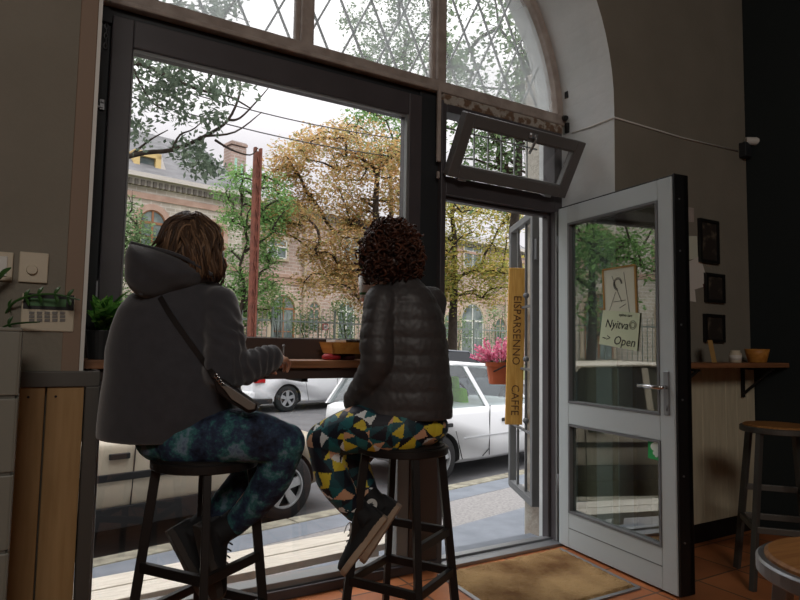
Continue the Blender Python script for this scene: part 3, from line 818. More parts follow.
sheet('red_tag', 'tiny red tag at lower corner of crooked white sheet', [(703, 284), (711, 281), (712, 285), (704, 289)], 'dark_red', .004)
sh = thing('wall_shelf', 'dark wooden wall shelf on brackets above the cream boards', 'shelf', (3.5, 2.2, 1.05))
MB().mm(3.0, 4.04, 2.05, YW - .027, 1.035, 1.063).build('shelf_board', 'counter_wood', sh, bevel=.003)
for xx in (3.15, 3.9):
    m = MB(); m.bar((xx, 2.07, 1.022), (xx, 2.272, 1.022), .025, .012); m.bar((xx, 2.262, 1.03), (xx, 2.262, .84), .025, .012, V((0, 1, 0))); m.bar((xx, 2.08, 1.02), (xx, 2.262, .86), .02, .012); m.build('bracket', 'black_frame', sh)
bw = V((3.83, 2.13, 1.063))
m = MB(); prof = [(.045, 0), (.05, .004), (.062, .05), (.07, .083), (.065, .083), (.056, .05), (.044, .012)]
m.loft([[bw + V((a * cos(2 * pi * k / 32), a * sin(2 * pi * k / 32), z)) for k in range(32)] for a, z in prof])
tag(m.build('ceramic_bowl', 'tray_wood', smooth=True), 'tapered tan bowl at right end of the wall shelf', 'bowl')
cj = V((3.60, 2.13, 1.063)); jr = thing('candle_jar', 'small pale jar with paper label between frame and bowl', 'jar', cj)
m = MB(); m.loft([[cj + V((a * cos(2 * pi * k / 24), a * sin(2 * pi * k / 24), z)) for k in range(24)] for a, z in ((.03, 0), (.033, .004), (.033, .055), (.026, .062), (.026, .072))]); m.build('glass_body', 'cream_plastic', jr, smooth=True)
m = MB(); m.loft([[cj + V((.0336 * cos(2 * pi * k / 24), .0336 * sin(2 * pi * k / 24), z)) for k in range(24)] for z in (.015, .045)]); m.build('paper_label', 'paper_white', jr, smooth=True)
pf = V((3.40, 2.15, 1.063)); sf = thing('standing_frame', 'small dark picture frame with gold edge standing on the shelf', 'picture', pf)
m = MB(); m.box(pf + V((0, 0, .065)), V((.045, .03, 0)), V((-.006, .009, 0)), V((-.004, .01, .064))); m.build('frame', 'black_frame', sf, bevel=.002)
m = MB(); m.box(pf + V((-.047, -.03, .065)), V((.003, .002, 0)), V((-.006, .011, 0)), V((-.004, .01, .064))); m.build('gold_edge', 'gold_frame', sf)
scp = atY(742, 150, YW); sc = thing('security_camera', 'small wall camera with dark base at corner of the dark wall', 'camera', scp)
m = MB(); m.mm(scp.x - .04, scp.x + .03, YW - .05, YW, scp.z - .06, scp.z + .04); m.build('base', 'anthracite_dark', sc, bevel=.006)
m = MB(); c = scp + V((.02, -.05, .05)); d = V((.75, -.6, -.05)).normalized(); m.tube([c - d * .035, c + d * .03, c + d * .05], [.026, .026, .02], 20); m.build('camera_head', 'white_plastic', sc)
m = MB(); m.disc(c + d * .05, .013, .003, 16, d); m.build('lens', 'black_frame', sc)
m = MB(); pa = atX(572, 133, XR - .004); pb = V((XR - .006, YW - .005, atX(614, 118, XR).z)); pc = atY(738, 151, YW - .005)
m.tube([pa, pa.lerp(pb, .5) - Z * .004, pb - V((.0, -.01, 0))], .005, 8); m.tube([pb, pb.lerp(pc, .5) - Z * .012, pc], .005, 8); 
tag(m.build('white_cable', 'white_plastic', smooth=True), 'thin white cable running from window corner to the wall camera', 'cable')
m = MB(); m.tube([atX(563, 118, XR - .01), atX(566, 118, XR - .03)], .016, 10); a = atX(567, 95, XR - .012); m.box(a, (.008, 0, 0), (0, .012, 0), (0, 0, .02)); a = atX(567, 128, XR - .012); m.box(a, (.008, 0, 0), (0, .012, 0), (0, 0, .03))
struct(m.build('trim_8', 'black_rubber'))

# ================================================================== OUTSIDE
A12 = radians(12)
ES = V((cos(A12), sin(A12), 0)); EN = V((-sin(A12), cos(A12), 0))
ZW, ZR = -.38, -.48
def S(s, n, z): return ES * s + EN * n + Z * z
def st(px, py, n): r = ray(px, py); t = n / EN.dot(r); p = CAM + r * t; return V((ES.dot(p), n, p.z))
# sidewalk bands (street frame)
sw = MB()
CE = 4.62
def strip(m, n0, n1, z, s0=-14, s1=34, zb=None):
    zb = z - .3 if zb is None else zb
    v = [S(s, n, zz_) for zz_ in (zb, z) for n in (n0, n1) for s in (s0, s1)]
    m.mesh(v, [(0, 2, 3, 1), (4, 5, 7, 6), (0, 1, 5, 4), (2, 6, 7, 3), (0, 4, 6, 2), (1, 3, 7, 5)])
strip(sw, 3.55, 4.15, ZW); struct(sw.build('ground', 'asphalt_walk'))
sw = MB(); strip(sw, 4.15, CE - .16, ZW + .002); strip(sw, 2.95, 3.55, ZW + .001); struct(sw.build('ground', 'slab'))
sw = MB(); strip(sw, .8, 2.95, ZW); struct(sw.build('ground', 'asphalt_walk'))
sw = MB(); k = -14
while k < 34: strip(sw, CE - .16, CE, ZW + .012, k, k + .99); k += 1.0
struct(sw.build('trim_9', 'curb', bevel=.01))
sw = MB(); strip(sw, CE, 15.2, ZR, -60, 90); struct(sw.build('ground', 'road'))
sw = MB(); strip(sw, 15.2, 17.2, ZR + .12, -60, 90); struct(sw.build('ground', 'asphalt_walk'))
MT['grass'] = M('grass', (92, 104, 62), .95, c2=(120, 118, 76), scale=2)
sw = MB(); strip(sw, 17.2, 32, ZR + .14, -60, 90); struct(sw.build('ground', 'grass'))
sw = MB(); strip(sw, 32, 90, ZR + .1, -90, 120); struct(sw.build('ground', 'grass'))

# pilaster beside the door outside
struct(MB().mm(3.13, 3.6, YO, 3.45, -.4, 3.2).build('trim_10', 'stone', bevel=.02))
# folded-back entrance gate with sign and planter
g0 = V((2.9, 3.09, 0)); g1 = V((3.18, 3.63, 0)); gd = (g1 - g0).normalized(); GL = (g1 - g0).length
gt = thing('entrance_gate', 'grey steel barred gate folded outward beside the doorway', 'gate', g0)
m = MB(); gn = V((gd.y, -gd.x, 0))
for a in (0, GL): m.bar(g0 + gd * a + Z * .09, g0 + gd * a + Z * 2.06, .05, .05, gd)
for z in (.11, 2.04): m.bar(g0 + gd * 0 + Z * z, g1 + Z * z, .05, .05)
m.build('frame', 'gate_paint', gt, bevel=.003)
m = MB()
for a in (.22, .44): m.bar(g0 + gd * a + Z * .1, g0 + gd * a + Z * 2.04, .016, .016, gd)
for z in (.55, .98, 1.42): m.bar(g0 + Z * z, g1 + Z * z, .016, .016)
m.build('bars', 'gate_paint', gt)
m = MB(); m.tube([g0 - gd * .045 + Z * 1.72, g0 - gd * .045 + Z * 1.86], .014, 10); m.bar(g0 - gd * .045 + Z * 1.79, g0 + Z * 1.79, .02, .03); m.build('hinge', 'gate_paint', gt)
for z in (.62, 1.05, 1.5):
    m = MB(); m.ell(g0 + gd * .22 + Z * z, .022); m.build('rosette', 'gate_paint', gt, smooth=True)
sg = thing('wooden_sign', 'tall narrow honey coloured wooden sign with burnt lettering on the gate', 'sign', P(514, 424, 4.5))
sa = P(517.5, 268, 4.47); sb = P(513.5, 424.5, 4.47); sx = U.copy()
sz_ = (sa - sb).normalized(); sxx = (sx - sz_ * sx.dot(sz_)).normalized(); sn = sxx.cross(sz_)
if sn.dot(W) > 0: sn = -sn
m = MB(); m.box((sa + sb) / 2, sxx * .062, sn * .011, (sa - sb) / 2); m.build('board', 'sign_wood', sg, bevel=.004)
text('lettering', 'EISPARSENNO', .08, sa + sn * .012 - sz_ * .20 - sxx * .022, -sz_, sxx, 'burnt', sg, .0006)
text('lettering', 'CAFFE', .08, sa + sn * .012 - sz_ * .845 - sxx * .022, -sz_, sxx, 'burnt', sg, .0006)
fp = thing('heather_planter', 'terracotta planter of pink heather hanging outside on the gate', 'planter', P(497, 384, 4.85))
c = P(498, 384, 4.85); m = MB()
def rr(c, a, b, z): return [c + U * (a * sx_) + W * (b * sy_) + Z * z for sx_, sy_ in ((-1, -.7), (-.7, -1), (.7, -1), (1, -.7), (1, .7), (.7, 1), (-.7, 1), (-1, .7))]
tilt = .02
m.loft([rr(c, .066, .055, 0), rr(c, .085, .07, .135), rr(c, .094, .078, .137), rr(c, .096, .08, .172), rr(c, .086, .07, .172), rr(c, .084, .068, .14)])
m.build('pot', 'terracotta', fp, bevel=.003)
m = MB(); m.loft([rr(c, .084, .068, .14), rr(c, .084, .068, .15)]); m.build('soil', 'soil', fp)
MT['heather_leaf'] = leafmat('heather_leaf', [(196, 92, 128), (226, 140, 168), (206, 110, 146), (232, 170, 188)], .3)
m = MB(); mg = MB(); rnd = random.Random(9)
for k in range(95):
    a = rnd.uniform(0, 2 * pi); b = c + Z * .15 + U * (.055 * cos(a)) + W * (.05 * sin(a)); e = rnd.uniform(.35, 1.4); l = rnd.uniform(.12, .24)
    d = (U * (cos(a) * cos(e) - .12) + W * (sin(a) * cos(e)) + Z * sin(e)).normalized()
    mg.tube([b, b + d * l * .5], [.003, .002], 4)
    for j in range(16):
        u = .35 + .65 * j / 16; p = b + d * l * u + V((rnd.uniform(-.006, .006), rnd.uniform(-.006, .006), 0)); s_ = .011
        q1 = V((rnd.uniform(-1, 1), rnd.uniform(-1, 1), rnd.uniform(-1, 1))).normalized() * s_; q2 = q1.orthogonal().normalized() * s_
        m.face([p - q1, p - q2, p + q1, p + q2])
m.build('blossom', 'heather_leaf', fp); mg.build('stem', 'leaf_dark', fp)
m = MB(); m.tube([P(493, 372, 4.8), P(505, 366, 4.72), P(512, 366, 4.66)], .006, 6); m.build('hanger', 'dark_steel', fp)

# bench outside the window
ba = V((.05, 3.41, 0)); bb = V((2.06, 3.58, 0)); bd = (bb - ba).normalized(); bnn = V((bd.y, -bd.x, 0))
bn = thing('outdoor_bench', 'whitewashed wooden plank bench on the pavement outside the window', 'bench', (ba + bb) / 2 + Z * ZW)
for i in range(2):
    m = MB(); o_ = bnn * (.01 + i * .17 + .08); m.box((ba + bb) / 2 + o_ + Z * -.05, bd * (bb - ba).length / 2, bnn * .08, Z * .02); m.build('seat_plank', 'bench_wood', bn, bevel=.004)
for a in (.25, .95, 1.72):
    for b in (.05, .28):
        p = ba + bd * a + bnn * b; m = MB(); m.box(V((p.x, p.y, (ZW - .07) / 2)), bd * .035, bnn * .025, Z * ((-.07 - ZW) / 2)); m.build('leg', 'bench_wood', bn, bevel=.003)

# ------------------------------------------------------------------ cars
def boolean(o, cutters):
    for c in cutters:
        b = o.modifiers.new('b', 'BOOLEAN'); b.operation = 'DIFFERENCE'; b.object = c; b.solver = 'EXACT'
    dg = bpy.context.evaluated_depsgraph_get(); dg.update(); me = bpy.data.meshes.new_from_object(o.evaluated_get(dg))
    o.modifiers.clear(); o.data = me
    for c in cutters: bpy.data.objects.remove(c)
    for p in me.polygons: p.use_smooth = True
    return me
def car(label, s0, n0, L, wid, paint, st_body, wheels, wr, roofline, belt, cat='car', seethru=False, pillars=None, name='parked_car', handles=(), seams=(), extra=None, spokes=5):
    """local frame: x from tail to nose, y=0 the near side, z from the road"""
    root = thing(name, label, cat, S(s0, n0, ZR), A12)
    hw = wid / 2
    rings = []
    for x, zb, zt, k in st_body:
        w = hw * k; zm = zb + (zt - zb) * .45
        half = [(w * .86, zb), (w * .97, zb + .06), (w, zm), (w * .985, zt - .10), (w * .95, zt - .03), (w * .82, zt), (w * .4, zt + .022)]
        rings.append([V((x, hw - a, z)) for a, z in half] + [V((x, hw + a, z)) for a, z in reversed(half)])
    m = MB(); m.loft(rings); body = m.build('body', [paint, 'plastic_black'], root, smooth=True, local=True)
    cuts = []
    for x in wheels:
        cm = MB(); cm.tube([(x, -.1, wr - .02), (x, .24, wr - .02)], wr * 1.17, 36); c_ = cm.build('cut', 'plastic_black', local=True); cuts.append(c_)
        cm = MB(); cm.tube([(x, wid - .24, wr - .02), (x, wid + .1, wr - .02)], wr * 1.17, 36); cuts.append(cm.build('cut', 'plastic_black', local=True))
    for c_ in cuts: c_.matrix_world = Matrix.Translation(S(s0, n0, ZR)) @ Matrix.Rotation(A12, 4, 'Z')
    boolean(body, cuts)
    for x in wheels:
        for yy, sg_ in ((.02, -1), (wid - .02, 1)):
            y0 = yy; y1 = yy - sg_ * .19
            m = MB(); prof = [(wr * .62, y0), (wr * .9, y0), (wr, y0 - sg_ * .03), (wr, y1 + sg_ * .03), (wr * .9, y1), (wr * .5, y1)]
            m.loft([[V((x + a * cos(2 * pi * k / 32), y, wr + a * sin(2 * pi * k / 32))) for k in range(32)] for a, y in prof], caps=False); wo = m.build('wheel', 'tyre', root, local=True, smooth=True)
            m = MB(); yr = y0 - sg_ * .012
            m.loft([[V((x + a * cos(2 * pi * k / 32), y, wr + a * sin(2 * pi * k / 32))) for k in range(32)] for a, y in ((wr * .64, yr + sg_ * .01), (wr * .58, yr + sg_ * .012), (wr * .56, yr - sg_ * .03))], caps=False)
            for k in range(spokes):
                a = 2 * pi * k / spokes + .3; d = V((cos(a), 0, sin(a))); e = V((-sin(a), 0, cos(a))); c_ = V((x, yr, wr))
                m.loft([[c_ + e * .03 + d * .02, c_ - e * .03 + d * .02, c_ - e * .045 + d * wr * .6, c_ + e * .045 + d * wr * .6], [c_ + e * .03 + d * .02 - V((0, sg_ * .02, 0)), c_ - e * .03 + d * .02 - V((0, sg_ * .02, 0)), c_ - e * .045 + d * wr * .6 - V((0, sg_ * .02, 0)), c_ + e * .045 + d * wr * .6 - V((0, sg_ * .02, 0))]])
            m.tube([(x, yr + sg_ * .012, wr), (x, yr - sg_ * .02, wr)], wr * .16, 16)
            m.build('rim', 'alloy', wo, local=True)
            m = MB(); m.disc((x, yr - sg_ * .05, wr), wr * .6, -sg_ * .01, 24, V((0, 1, 0))); m.build('brake_disc', 'plastic_black', wo, local=True)
    # greenhouse: roofline = (x rear base, x rear roof, x front roof, x front base), heights
    xa, xb_, xc_, xd, zr = roofline
    tin = .15   # tumblehome
    B = lambda x, z, side: V((x, (.045 + tin * max(0, (z - belt)) / (zr - belt)) if side < 0 else wid - (.045 + tin * max(0, (z - belt)) / (zr - belt)), z))
    m = MB(); rg = []
    for x, z, dy in ((xb_ - .06, zr - .03, .0), (xb_, zr, 0), ((xb_ + xc_) / 2, zr + .025, 0), (xc_, zr, 0), (xc_ + .07, zr - .03, 0)):
        y0 = .045 + tin; rg.append([V((x, y0, z - .02)), V((x, y0 + .04, z + .012)), V((x, hw, z + .03)), V((x, wid - y0 - .04, z + .012)), V((x, wid - y0, z - .02)), V((x, wid - y0 - .05, z - .03)), V((x, hw, z - .01)), V((x, y0 + .05, z - .03))])
    m.loft(rg); m.build('roof', paint, root, local=True, smooth=True)
    pl = pillars or [(xa + .12, xb_ + .05, .2), ((xb_ + xc_) / 2, (xb_ + xc_) / 2, .07)]
    pl = [(xa, xb_, .09)] + list(pl) + [(xd, xc_, .06)]
    for side in (-1, 1):
        for (xl, xh, w) in pl:
            m = MB(); a0 = B(xl - w / 2, belt - .03, side); a1 = B(xl + w / 2, belt - .03, side); b1 = B(xh + w / 2, zr - .015, side); b0 = B(xh - w / 2, zr - .015, side)
            t = V((0, -side * .035, 0)); m.loft([[a0, a1, b1, b0], [a0 + t, a1 + t, b1 + t, b0 + t]]); m.build('pillar', paint, root, local=True)
        xs = sorted(pl, key=lambda q: q[0])
        for q0, q1 in zip(xs[:-1], xs[1:]):
            m = MB(); ins = V((0, -side * .015, 0)); pts = [B(q0[0] + q0[2] / 2, belt - .03, side) + ins, B(q1[0] - q1[2] / 2, belt - .03, side) + ins, B(q1[1] - q1[2] / 2, zr - .015, side) + ins, B(q0[1] + q0[2] / 2, zr - .015, side) + ins]
            m.face(pts); m.build('side_window', 'car_pane' if seethru else 'car_glass', root, local=True)
    m = MB(); m.face([B(xa, belt - .03, -1), B(xa, belt - .03, 1), B(xb_, zr - .01, 1), B(xb_, zr - .01, -1)]); m.build('rear_window', 'car_pane' if seethru else 'car_glass', root, local=True)
    m = MB(); m.face([B(xd, belt - .03, -1), B(xd, belt - .03, 1), B(xc_, zr - .01, 1), B(xc_, zr - .01, -1)]); m.build('windscreen', 'car_pane' if seethru else 'car_glass', root, local=True)
    for hx_, hz_ in handles:
        m = MB(); m.mm(hx_ - .075, hx_ + .075, -.014, .02, hz_ - .022, hz_ + .022); m.build('door_handle', 'plastic_black', root, local=True, bevel=.006)
    for (x1_, z1_, x2_, z2_) in seams:
        m = MB(); m.bar((x1_, .004, z1_), (x2_, .004, z2_), .008, .008, V((0, 1, 0))); m.build('door_gap', 'plastic_black', root, local=True)
    # lamps, bumpers, mirror
    for yy in (.27, wid - .27):
        m = MB(); m.mm(-.015, .1, yy - .1, yy + .1, belt - (.42 if seethru else .24), belt - (.28 if seethru else .10)); m.build('tail_lamp', 'tail_red', root, local=True, bevel=.02)
        m = MB(); m.mm(L - .26, L - .05, yy - .11, yy + .13, belt - .36, belt - .24); m.build('head_lamp', 'lamp_clear', root, local=True, bevel=.03)
    m = MB(); m.mm(-.05, .1, .1, wid - .1, .34, .5); m.build('rear_bumper', paint, root, local=True, bevel=.03)
    m = MB(); m.mm(L - .1, L + .04, .12, wid - .12, .3, .46); m.build('front_bumper', 'plastic_black', root, local=True, bevel=.03)
    m = MB(); m.ell((xd - .1, -.09, belt + .07), .07, .10, .06); m.build('wing_mirror', paint, root, local=True, smooth=True)
    if extra: extra(root, wid, L, belt)
    return root
hatch = lambda L, b, rear=.0: [(0, .38, b - .08, .80), (.05, .32, b - .02, .88), (.25, .24, b, .96), (.7, .2, b, 1), (L * .45, .19, b, 1), (L * .62, .19, b - .01, 1), (L * .74, .2, b - .03, .99), (L * .9, .24, b - .13, .93), (L - .06, .3, b - .24, .82), (L, .36, b - .32, .7)]
# silver grey car in front of the window, nose to the right
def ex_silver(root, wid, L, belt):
    m = MB(); m.mm(.9, L - .85, -.012, .02, .565, .62); m.mm(1.0, L - 1.2, -.01, .03, .215, .375); m.build('strip_and_sill_shade', 'plastic_black', root, local=True, bevel=.006)  # upper bar is trim; lower black bar stands in for shade along the sill
LS = 4.1; sS = 3.86 - LS; nS = 4.86
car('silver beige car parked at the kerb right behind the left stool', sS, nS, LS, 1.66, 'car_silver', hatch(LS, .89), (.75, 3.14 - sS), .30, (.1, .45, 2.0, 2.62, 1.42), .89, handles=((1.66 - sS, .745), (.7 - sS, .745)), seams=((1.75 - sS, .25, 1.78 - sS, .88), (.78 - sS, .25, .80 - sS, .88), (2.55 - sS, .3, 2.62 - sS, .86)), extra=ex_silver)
# white saloon seen through the door and right of the second woman
sw0 = 4.70; nW = 4.98
def ex_white(root, wid, L, belt):
    x0 = 1.50
    gs = st(459, 394, nW + .5); x0 = gs.x - sw0
    for yy, mt in ((.5, 'green_cloth'), (1.15, 'seat_dark')):
        m = MB(); m.box((x0 + .18, yy, .52), V((.24, 0, 0)), V((0, .23, 0)), V((0, 0, .07))); m.box((x0 - .08, yy, .80), V((.07, 0, 0)), V((0, .22, 0)), V((-.07, 0, .28))); m.build('front_seat', mt, root, local=True, bevel=.04)
        m = MB(); m.box((x0 - .17, yy, 1.14), V((.045, 0, 0)), V((0, .13, 0)), V((-.01, 0, .085))); m.build('headrest', mt, root, local=True, bevel=.03)
    m = MB(); m.box((.65, wid / 2, .55), V((.25, 0, 0)), V((0, .6, 0)), V((0, 0, .08))); m.box((.45, wid / 2, .8), V((.07, 0, 0)), V((0, .6, 0)), V((-.06, 0, .26))); m.build('rear_seat', 'seat_dark', root, local=True, bevel=.03)
    m = MB(); m.tube([V((2.12 - .05 * sin(a), 1.1 + .18 * cos(a), .92 + .17 * sin(a))) for a in [2 * pi * q_ / 24 for q_ in range(25)]], .016, 8); m.tube([(2.12, 1.1, .92), (2.4, 1.1, .82)], .02, 8); m.build('steering_wheel', 'plastic_black', root, local=True)
    m = MB(); m.mm(2.25, 2.5, .2, wid - .2, .7, .88); m.build('dashboard', 'plastic_black', root, local=True, bevel=.04)
    m = MB(); m.mm(1.0, 2.4, -.008, .01, .50, .512); m.build('side_moulding', 'alloy', root, local=True)
car('white saloon parked at the kerb, seen through the doorway with green seat', sw0, nW, 3.65, 1.62, 'car_white', hatch(3.65, .885), (5.31 - sw0, 2.95), .29, (.12, .42, 1.75, 2.45, 1.375), .885, seethru=True, pillars=[(.45, .6, .14), (6.19 - sw0 + .02, 5.93 - sw0, .075)], handles=((6.52 - sw0, .68), (5.42 - sw0, .68)), seams=((6.19 - sw0, .26, 6.2 - sw0, .88), (6.2 - sw0 - .14, .26, 6.19 - sw0, .34), (.98, .26, .86, .6)), extra=ex_white)
# white hatchback across the street
def ex_far(root, wid, L, belt):
    m = MB(); m.mm(.03, .30, .0, .1, .70, .84); m.build('tail_lamp', 'tail_red', root, local=True, bevel=.02)
    m = MB(); m.mm(-.03, .5, .0, .2, .22, .34); m.build('lower_bumper', 'plastic_black', root, local=True, bevel=.02)
sf0 = 8.04 - .92
car('white hatchback with red tail lamp parked across the street', sf0, 12.5, 4.3, 1.7, 'car_white', hatch(4.3, .95), (.92, 3.45), .315, (.12, .6, 2.4, 3.1, 1.46), .95, handles=(), seams=((1.5, .25, 1.35, .94), (2.35, .25, 2.35, .94), (3.1, .3, 3.15, .94)), extra=ex_far)
ck = st(470, 360, 9.4)
car('dark grey car on the road behind the white saloon', ck.x - 2.0, 9.4, 4.2, 1.7, 'car_dark', hatch(4.2, .92), (.8, 3.4), .31, (.1, .5, 2.2, 2.95, 1.5), .92)

# ------------------------------------------------------------------ building across the street (local x = s, y = n)
bl = thing('brick_building', 'long two storey brick building with arched windows across the street', 'building', (0, 0, 0), A12)
NF = 31.0
C1 = st(209, 200, NF).z      # cornice foot
def bp(m, s0, s1, z0, z1, n0, n1): m.mm(s0, s1, n0, n1, z0, z1)
m = MB(); bp(m, -60, 16.6, ZR, C1 + .1, NF - .0, NF + 9); m.build('pavilion_wall', 'brick_tan', bl, local=True)
m = MB(); bp(m, 16.6, 70, ZR, C1 + .35, NF + 1.2, NF + 9); m.build('wing_wall', 'brick_pink', bl, local=True)
NW = NF + 1.2
m = MB(); bp(m, -60, 16.7, C1 - .55, C1 - .25, NF - .06, NF); bp(m, -60, 16.7, 5.1, 5.4, NF - .08, NF); bp(m, 16.6, 70, 5.15, 5.35, NW - .1, NW); bp(m, 16.6, 70, 4.75, 4.85, NW - .06, NW); bp(m, 16.6, 70, C1 - .2, C1, NW - .08, NW); bp(m, 16.6, 70, 4.85, 5.15, NW - .03, NW)
m.build('string_course', 'terra_band', bl, local=True)
m = MB(); bp(m, -60, 16.9, C1 + .1, C1 + .45, NF - .12, NF + 1); bp(m, 16.6, 70, C1 + .35, C1 + .7, NW - .12, NW + 1); k = -12
m.build('frieze', 'cornice', bl, local=True); k = -20
m = MB(); m2_ = MB()
while k < 70:
    n_ = NF if k < 16.7 else NW; z_ = C1 if k < 16.7 else C1 + .25
    bp(m if k < 16.7 else m2_, k, k + .16, z_ + .08, z_ + .36, n_ - .22, n_); k += .3
m.build('dentil_row', 'dentil', bl, local=True); m2_.build('dentil_row', 'dentil', bl, local=True)
m = MB(); bp(m, -60, 17, C1 + .45, C1 + .68, NF - .45, NF + .5); bp(m, 16.6, 70, C1 + .7, C1 + .95, NW - .45, NW + .5); m.build('gutter', 'cornice', bl, local=True)
m = MB(); zr_ = C1 + .6
m.mesh([(-60, NF - .4, zr_), (17.1, NF - .4, zr_), (16.0, NF + 4.5, zr_ + 3.75), (-60, NF + 4.5, zr_ + 3.75), (17.1, NF + 9, zr_), (-60, NF + 9, zr_)], [(0, 1, 2, 3), (3, 2, 4, 5), (1, 4, 2)])
m.build('roof', 'roof_tile', bl, local=True)
m = MB(); z2 = C1 + .9
m.mesh([(16.6, NW - .4, z2), (70, NW - .4, z2), (70, NW + 4.5, z2 + 1.6), (16.6, NW + 4.5, z2 + 1.6), (70, NW + 9, z2), (16.6, NW + 9, z2)], [(0, 1, 2, 3), (3, 2, 4, 5)])
m.build('roof', 'roof_tile', bl, local=True)
ca = st(228, 142, NF + 3.5); cb = st(242, 166, NF + 3.5)
m = MB(); bp(m, ca.x, cb.x, cb.z - .6, ca.z - .3, NF + 3, NF + 4); chn = m.build('chimney', 'brick_pink', bl, local=True)
m = MB(); bp(m, ca.x - .06, cb.x + .06, ca.z - .22, ca.z - .06, NF + 2.95, NF + 4.05); bp(m, ca.x - .0, cb.x + .0, ca.z - .06, ca.z, NF + 2.98, NF + 4.02); m.build('chimney_cap', 'brick_pink', chn, local=True)
for px in (236, 242):
    a = st(px, 158 + (px - 236), NF + 1); m = MB(); m.tube([(a.x, NF + 1, C1 + .6), (a.x, NF + 1, a.z)], .07, 8); m.build('vent_pipe', 'copper_green', bl, local=True)
a = st(134, 150, NF + .6); b = st(160, 173, NF + .6)
m = MB(); bp(m, a.x, a.x + .28, b.z - .3, a.z, NF + .5, NF + 2.5); bp(m, b.x - .28, b.x, b.z - .3, a.z, NF + .5, NF + 2.5); bp(m, a.x, b.x, a.z - .22, a.z + .05, NF + .5, NF + 2.5); dmr = m.build('dormer', 'dormer_yellow', bl, local=True)
m = MB(); bp(m, a.x + .28, b.x - .28, b.z - .3, a.z - .22, NF + .7, NF + .75); m.build('dormer_pane', 'house_glass', dmr, local=True)
m = MB(); m.mesh([(b.x, NF + .5, b.z - .3), (b.x + .5, NF + .5, b.z - .5), (b.x, NF + .5, a.z)], [(0, 1, 2)]); m.build('dormer_cheek', 'cornice', dmr, local=True)
def arch_pts(cx, w, zspring, n=14, r=None):
    r = r or w / 2; return [(cx - r * cos(pi * i / n), zspring + r * sin(pi * i / n)) for i in range(n + 1)]
def arch_win(cx, w, z0, zt, n0, frame, surround, sw_=.22):
    zs = zt - w / 2
    m = MB(); outer = [(cx - w / 2 - sw_, z0)] + arch_pts(cx, w, zs, r=w / 2 + sw_) + [(cx + w / 2 + sw_, z0)]; inner = [(cx - w / 2, z0)] + arch_pts(cx, w, zs) + [(cx + w / 2, z0)]
    for i in range(len(outer) - 1):
        q_ = [outer[i], outer[i + 1], inner[i + 1], inner[i]]; m.loft([[V((a_, n0 - .1, b_)) for a_, b_ in q_], [V((a_, n0 + .05, b_)) for a_, b_ in q_]])
    sr = m.build('window_surround', surround, bl, local=True)
    m = MB(); m.face([V((a_, n0 - .02, b_)) for a_, b_ in inner]); m.build('window_pane', 'house_glass', sr, local=True)
    m = MB(); f = .1
    for xx in (cx - w / 2 + f / 2, cx, cx + w / 2 - f / 2): m.mm(xx - f / 2, xx + f / 2, n0 - .06, n0 - .02, z0, zs if abs(xx - cx) > .1 else zt)
    m.mm(cx - w / 2, cx + w / 2, n0 - .06, n0 - .02, zs - .08, zs + .05); m.mm(cx - w / 2, cx + w / 2, n0 - .05, n0 - .02, z0 + (zs - z0) * .5, z0 + (zs - z0) * .5 + .06)
    for i in range(len(inner) - 3): m.bar(V((inner[i + 1][0], n0 - .04, inner[i + 1][1])), V((inner[i + 2][0], n0 - .04, inner[i + 2][1])), .04, .12, V((0, 0, 1)))
    m.build('window_sash', frame, sr, local=True)
def rect_win(cx, w, z0, z1, n0, frame='window_frame_white'):
    m = MB(); f = .14
    m.mm(cx - w / 2 - f, cx - w / 2, n0 - .08, n0, z0 - .1, z1 + .15); m.mm(cx + w / 2, cx + w / 2 + f, n0 - .08, n0, z0 - .1, z1 + .15); m.mm(cx - w / 2 - f, cx + w / 2 + f, n0 - .1, n0, z1, z1 + .2); m.mm(cx - w / 2 - f, cx + w / 2 + f, n0 - .14, n0, z0 - .14, z0)
    sr = m.build('window_surround', 'window_stone', bl, local=True)
    MB().mm(cx - w / 2, cx + w / 2, n0 - .02, n0 - .01, z0, z1).build('window_pane', 'house_glass', sr, local=True)
    m = MB(); g_ = .08
    for xx in (cx - w / 2 + .04, cx, cx + w / 2 - .04): m.mm(xx - g_ / 2, xx + g_ / 2, n0 - .06, n0 - .02, z0, z1)
    for zz_ in (z0 + .04, z0 + (z1 - z0) * .62, z1 - .04): m.mm(cx - w / 2, cx + w / 2, n0 - .06, n0 - .02, zz_ - g_ / 2, zz_ + g_ / 2)
    m.build('window_sash', frame, sr, local=True)
a = st(139, 222, NF); b = st(165, 222, NF); tpz = st(151, 210, NF).z
arch_win((a.x + b.x) / 2, b.x - a.x, 5.6, tpz, NF, 'window_frame_brown', 'terra_band', .3)
arch_win((a.x + b.x) / 2 - 4.2, b.x - a.x, 5.6, tpz, NF, 'window_frame_brown', 'terra_band', .3)
arch_win((a.x + b.x) / 2 + 3.4, (b.x - a.x) * .7, 5.9, tpz - .2, NF, 'window_frame_brown', 'terra_band', .25)
for kx in range(7): arch_win(2.6 - kx * 4.4, 1.7, 5.6, tpz, NF, 'window_frame_brown', 'terra_band', .3); arch_win(2.6 - kx * 4.4, 1.7, .6, 4.2, NF, 'window_frame_brown', 'window_stone')
for px in (151, 205): q_ = st(px, 320, NF); arch_win(q_.x, 1.6, .6, 4.2, NF, 'window_frame_brown', 'window_stone')
def wing(px, w0, w1): q0_ = st(px - w0, 300, NW); q1_ = st(px + w0, 300, NW); return (q0_.x + q1_.x) / 2, (q1_.x - q0_.x)
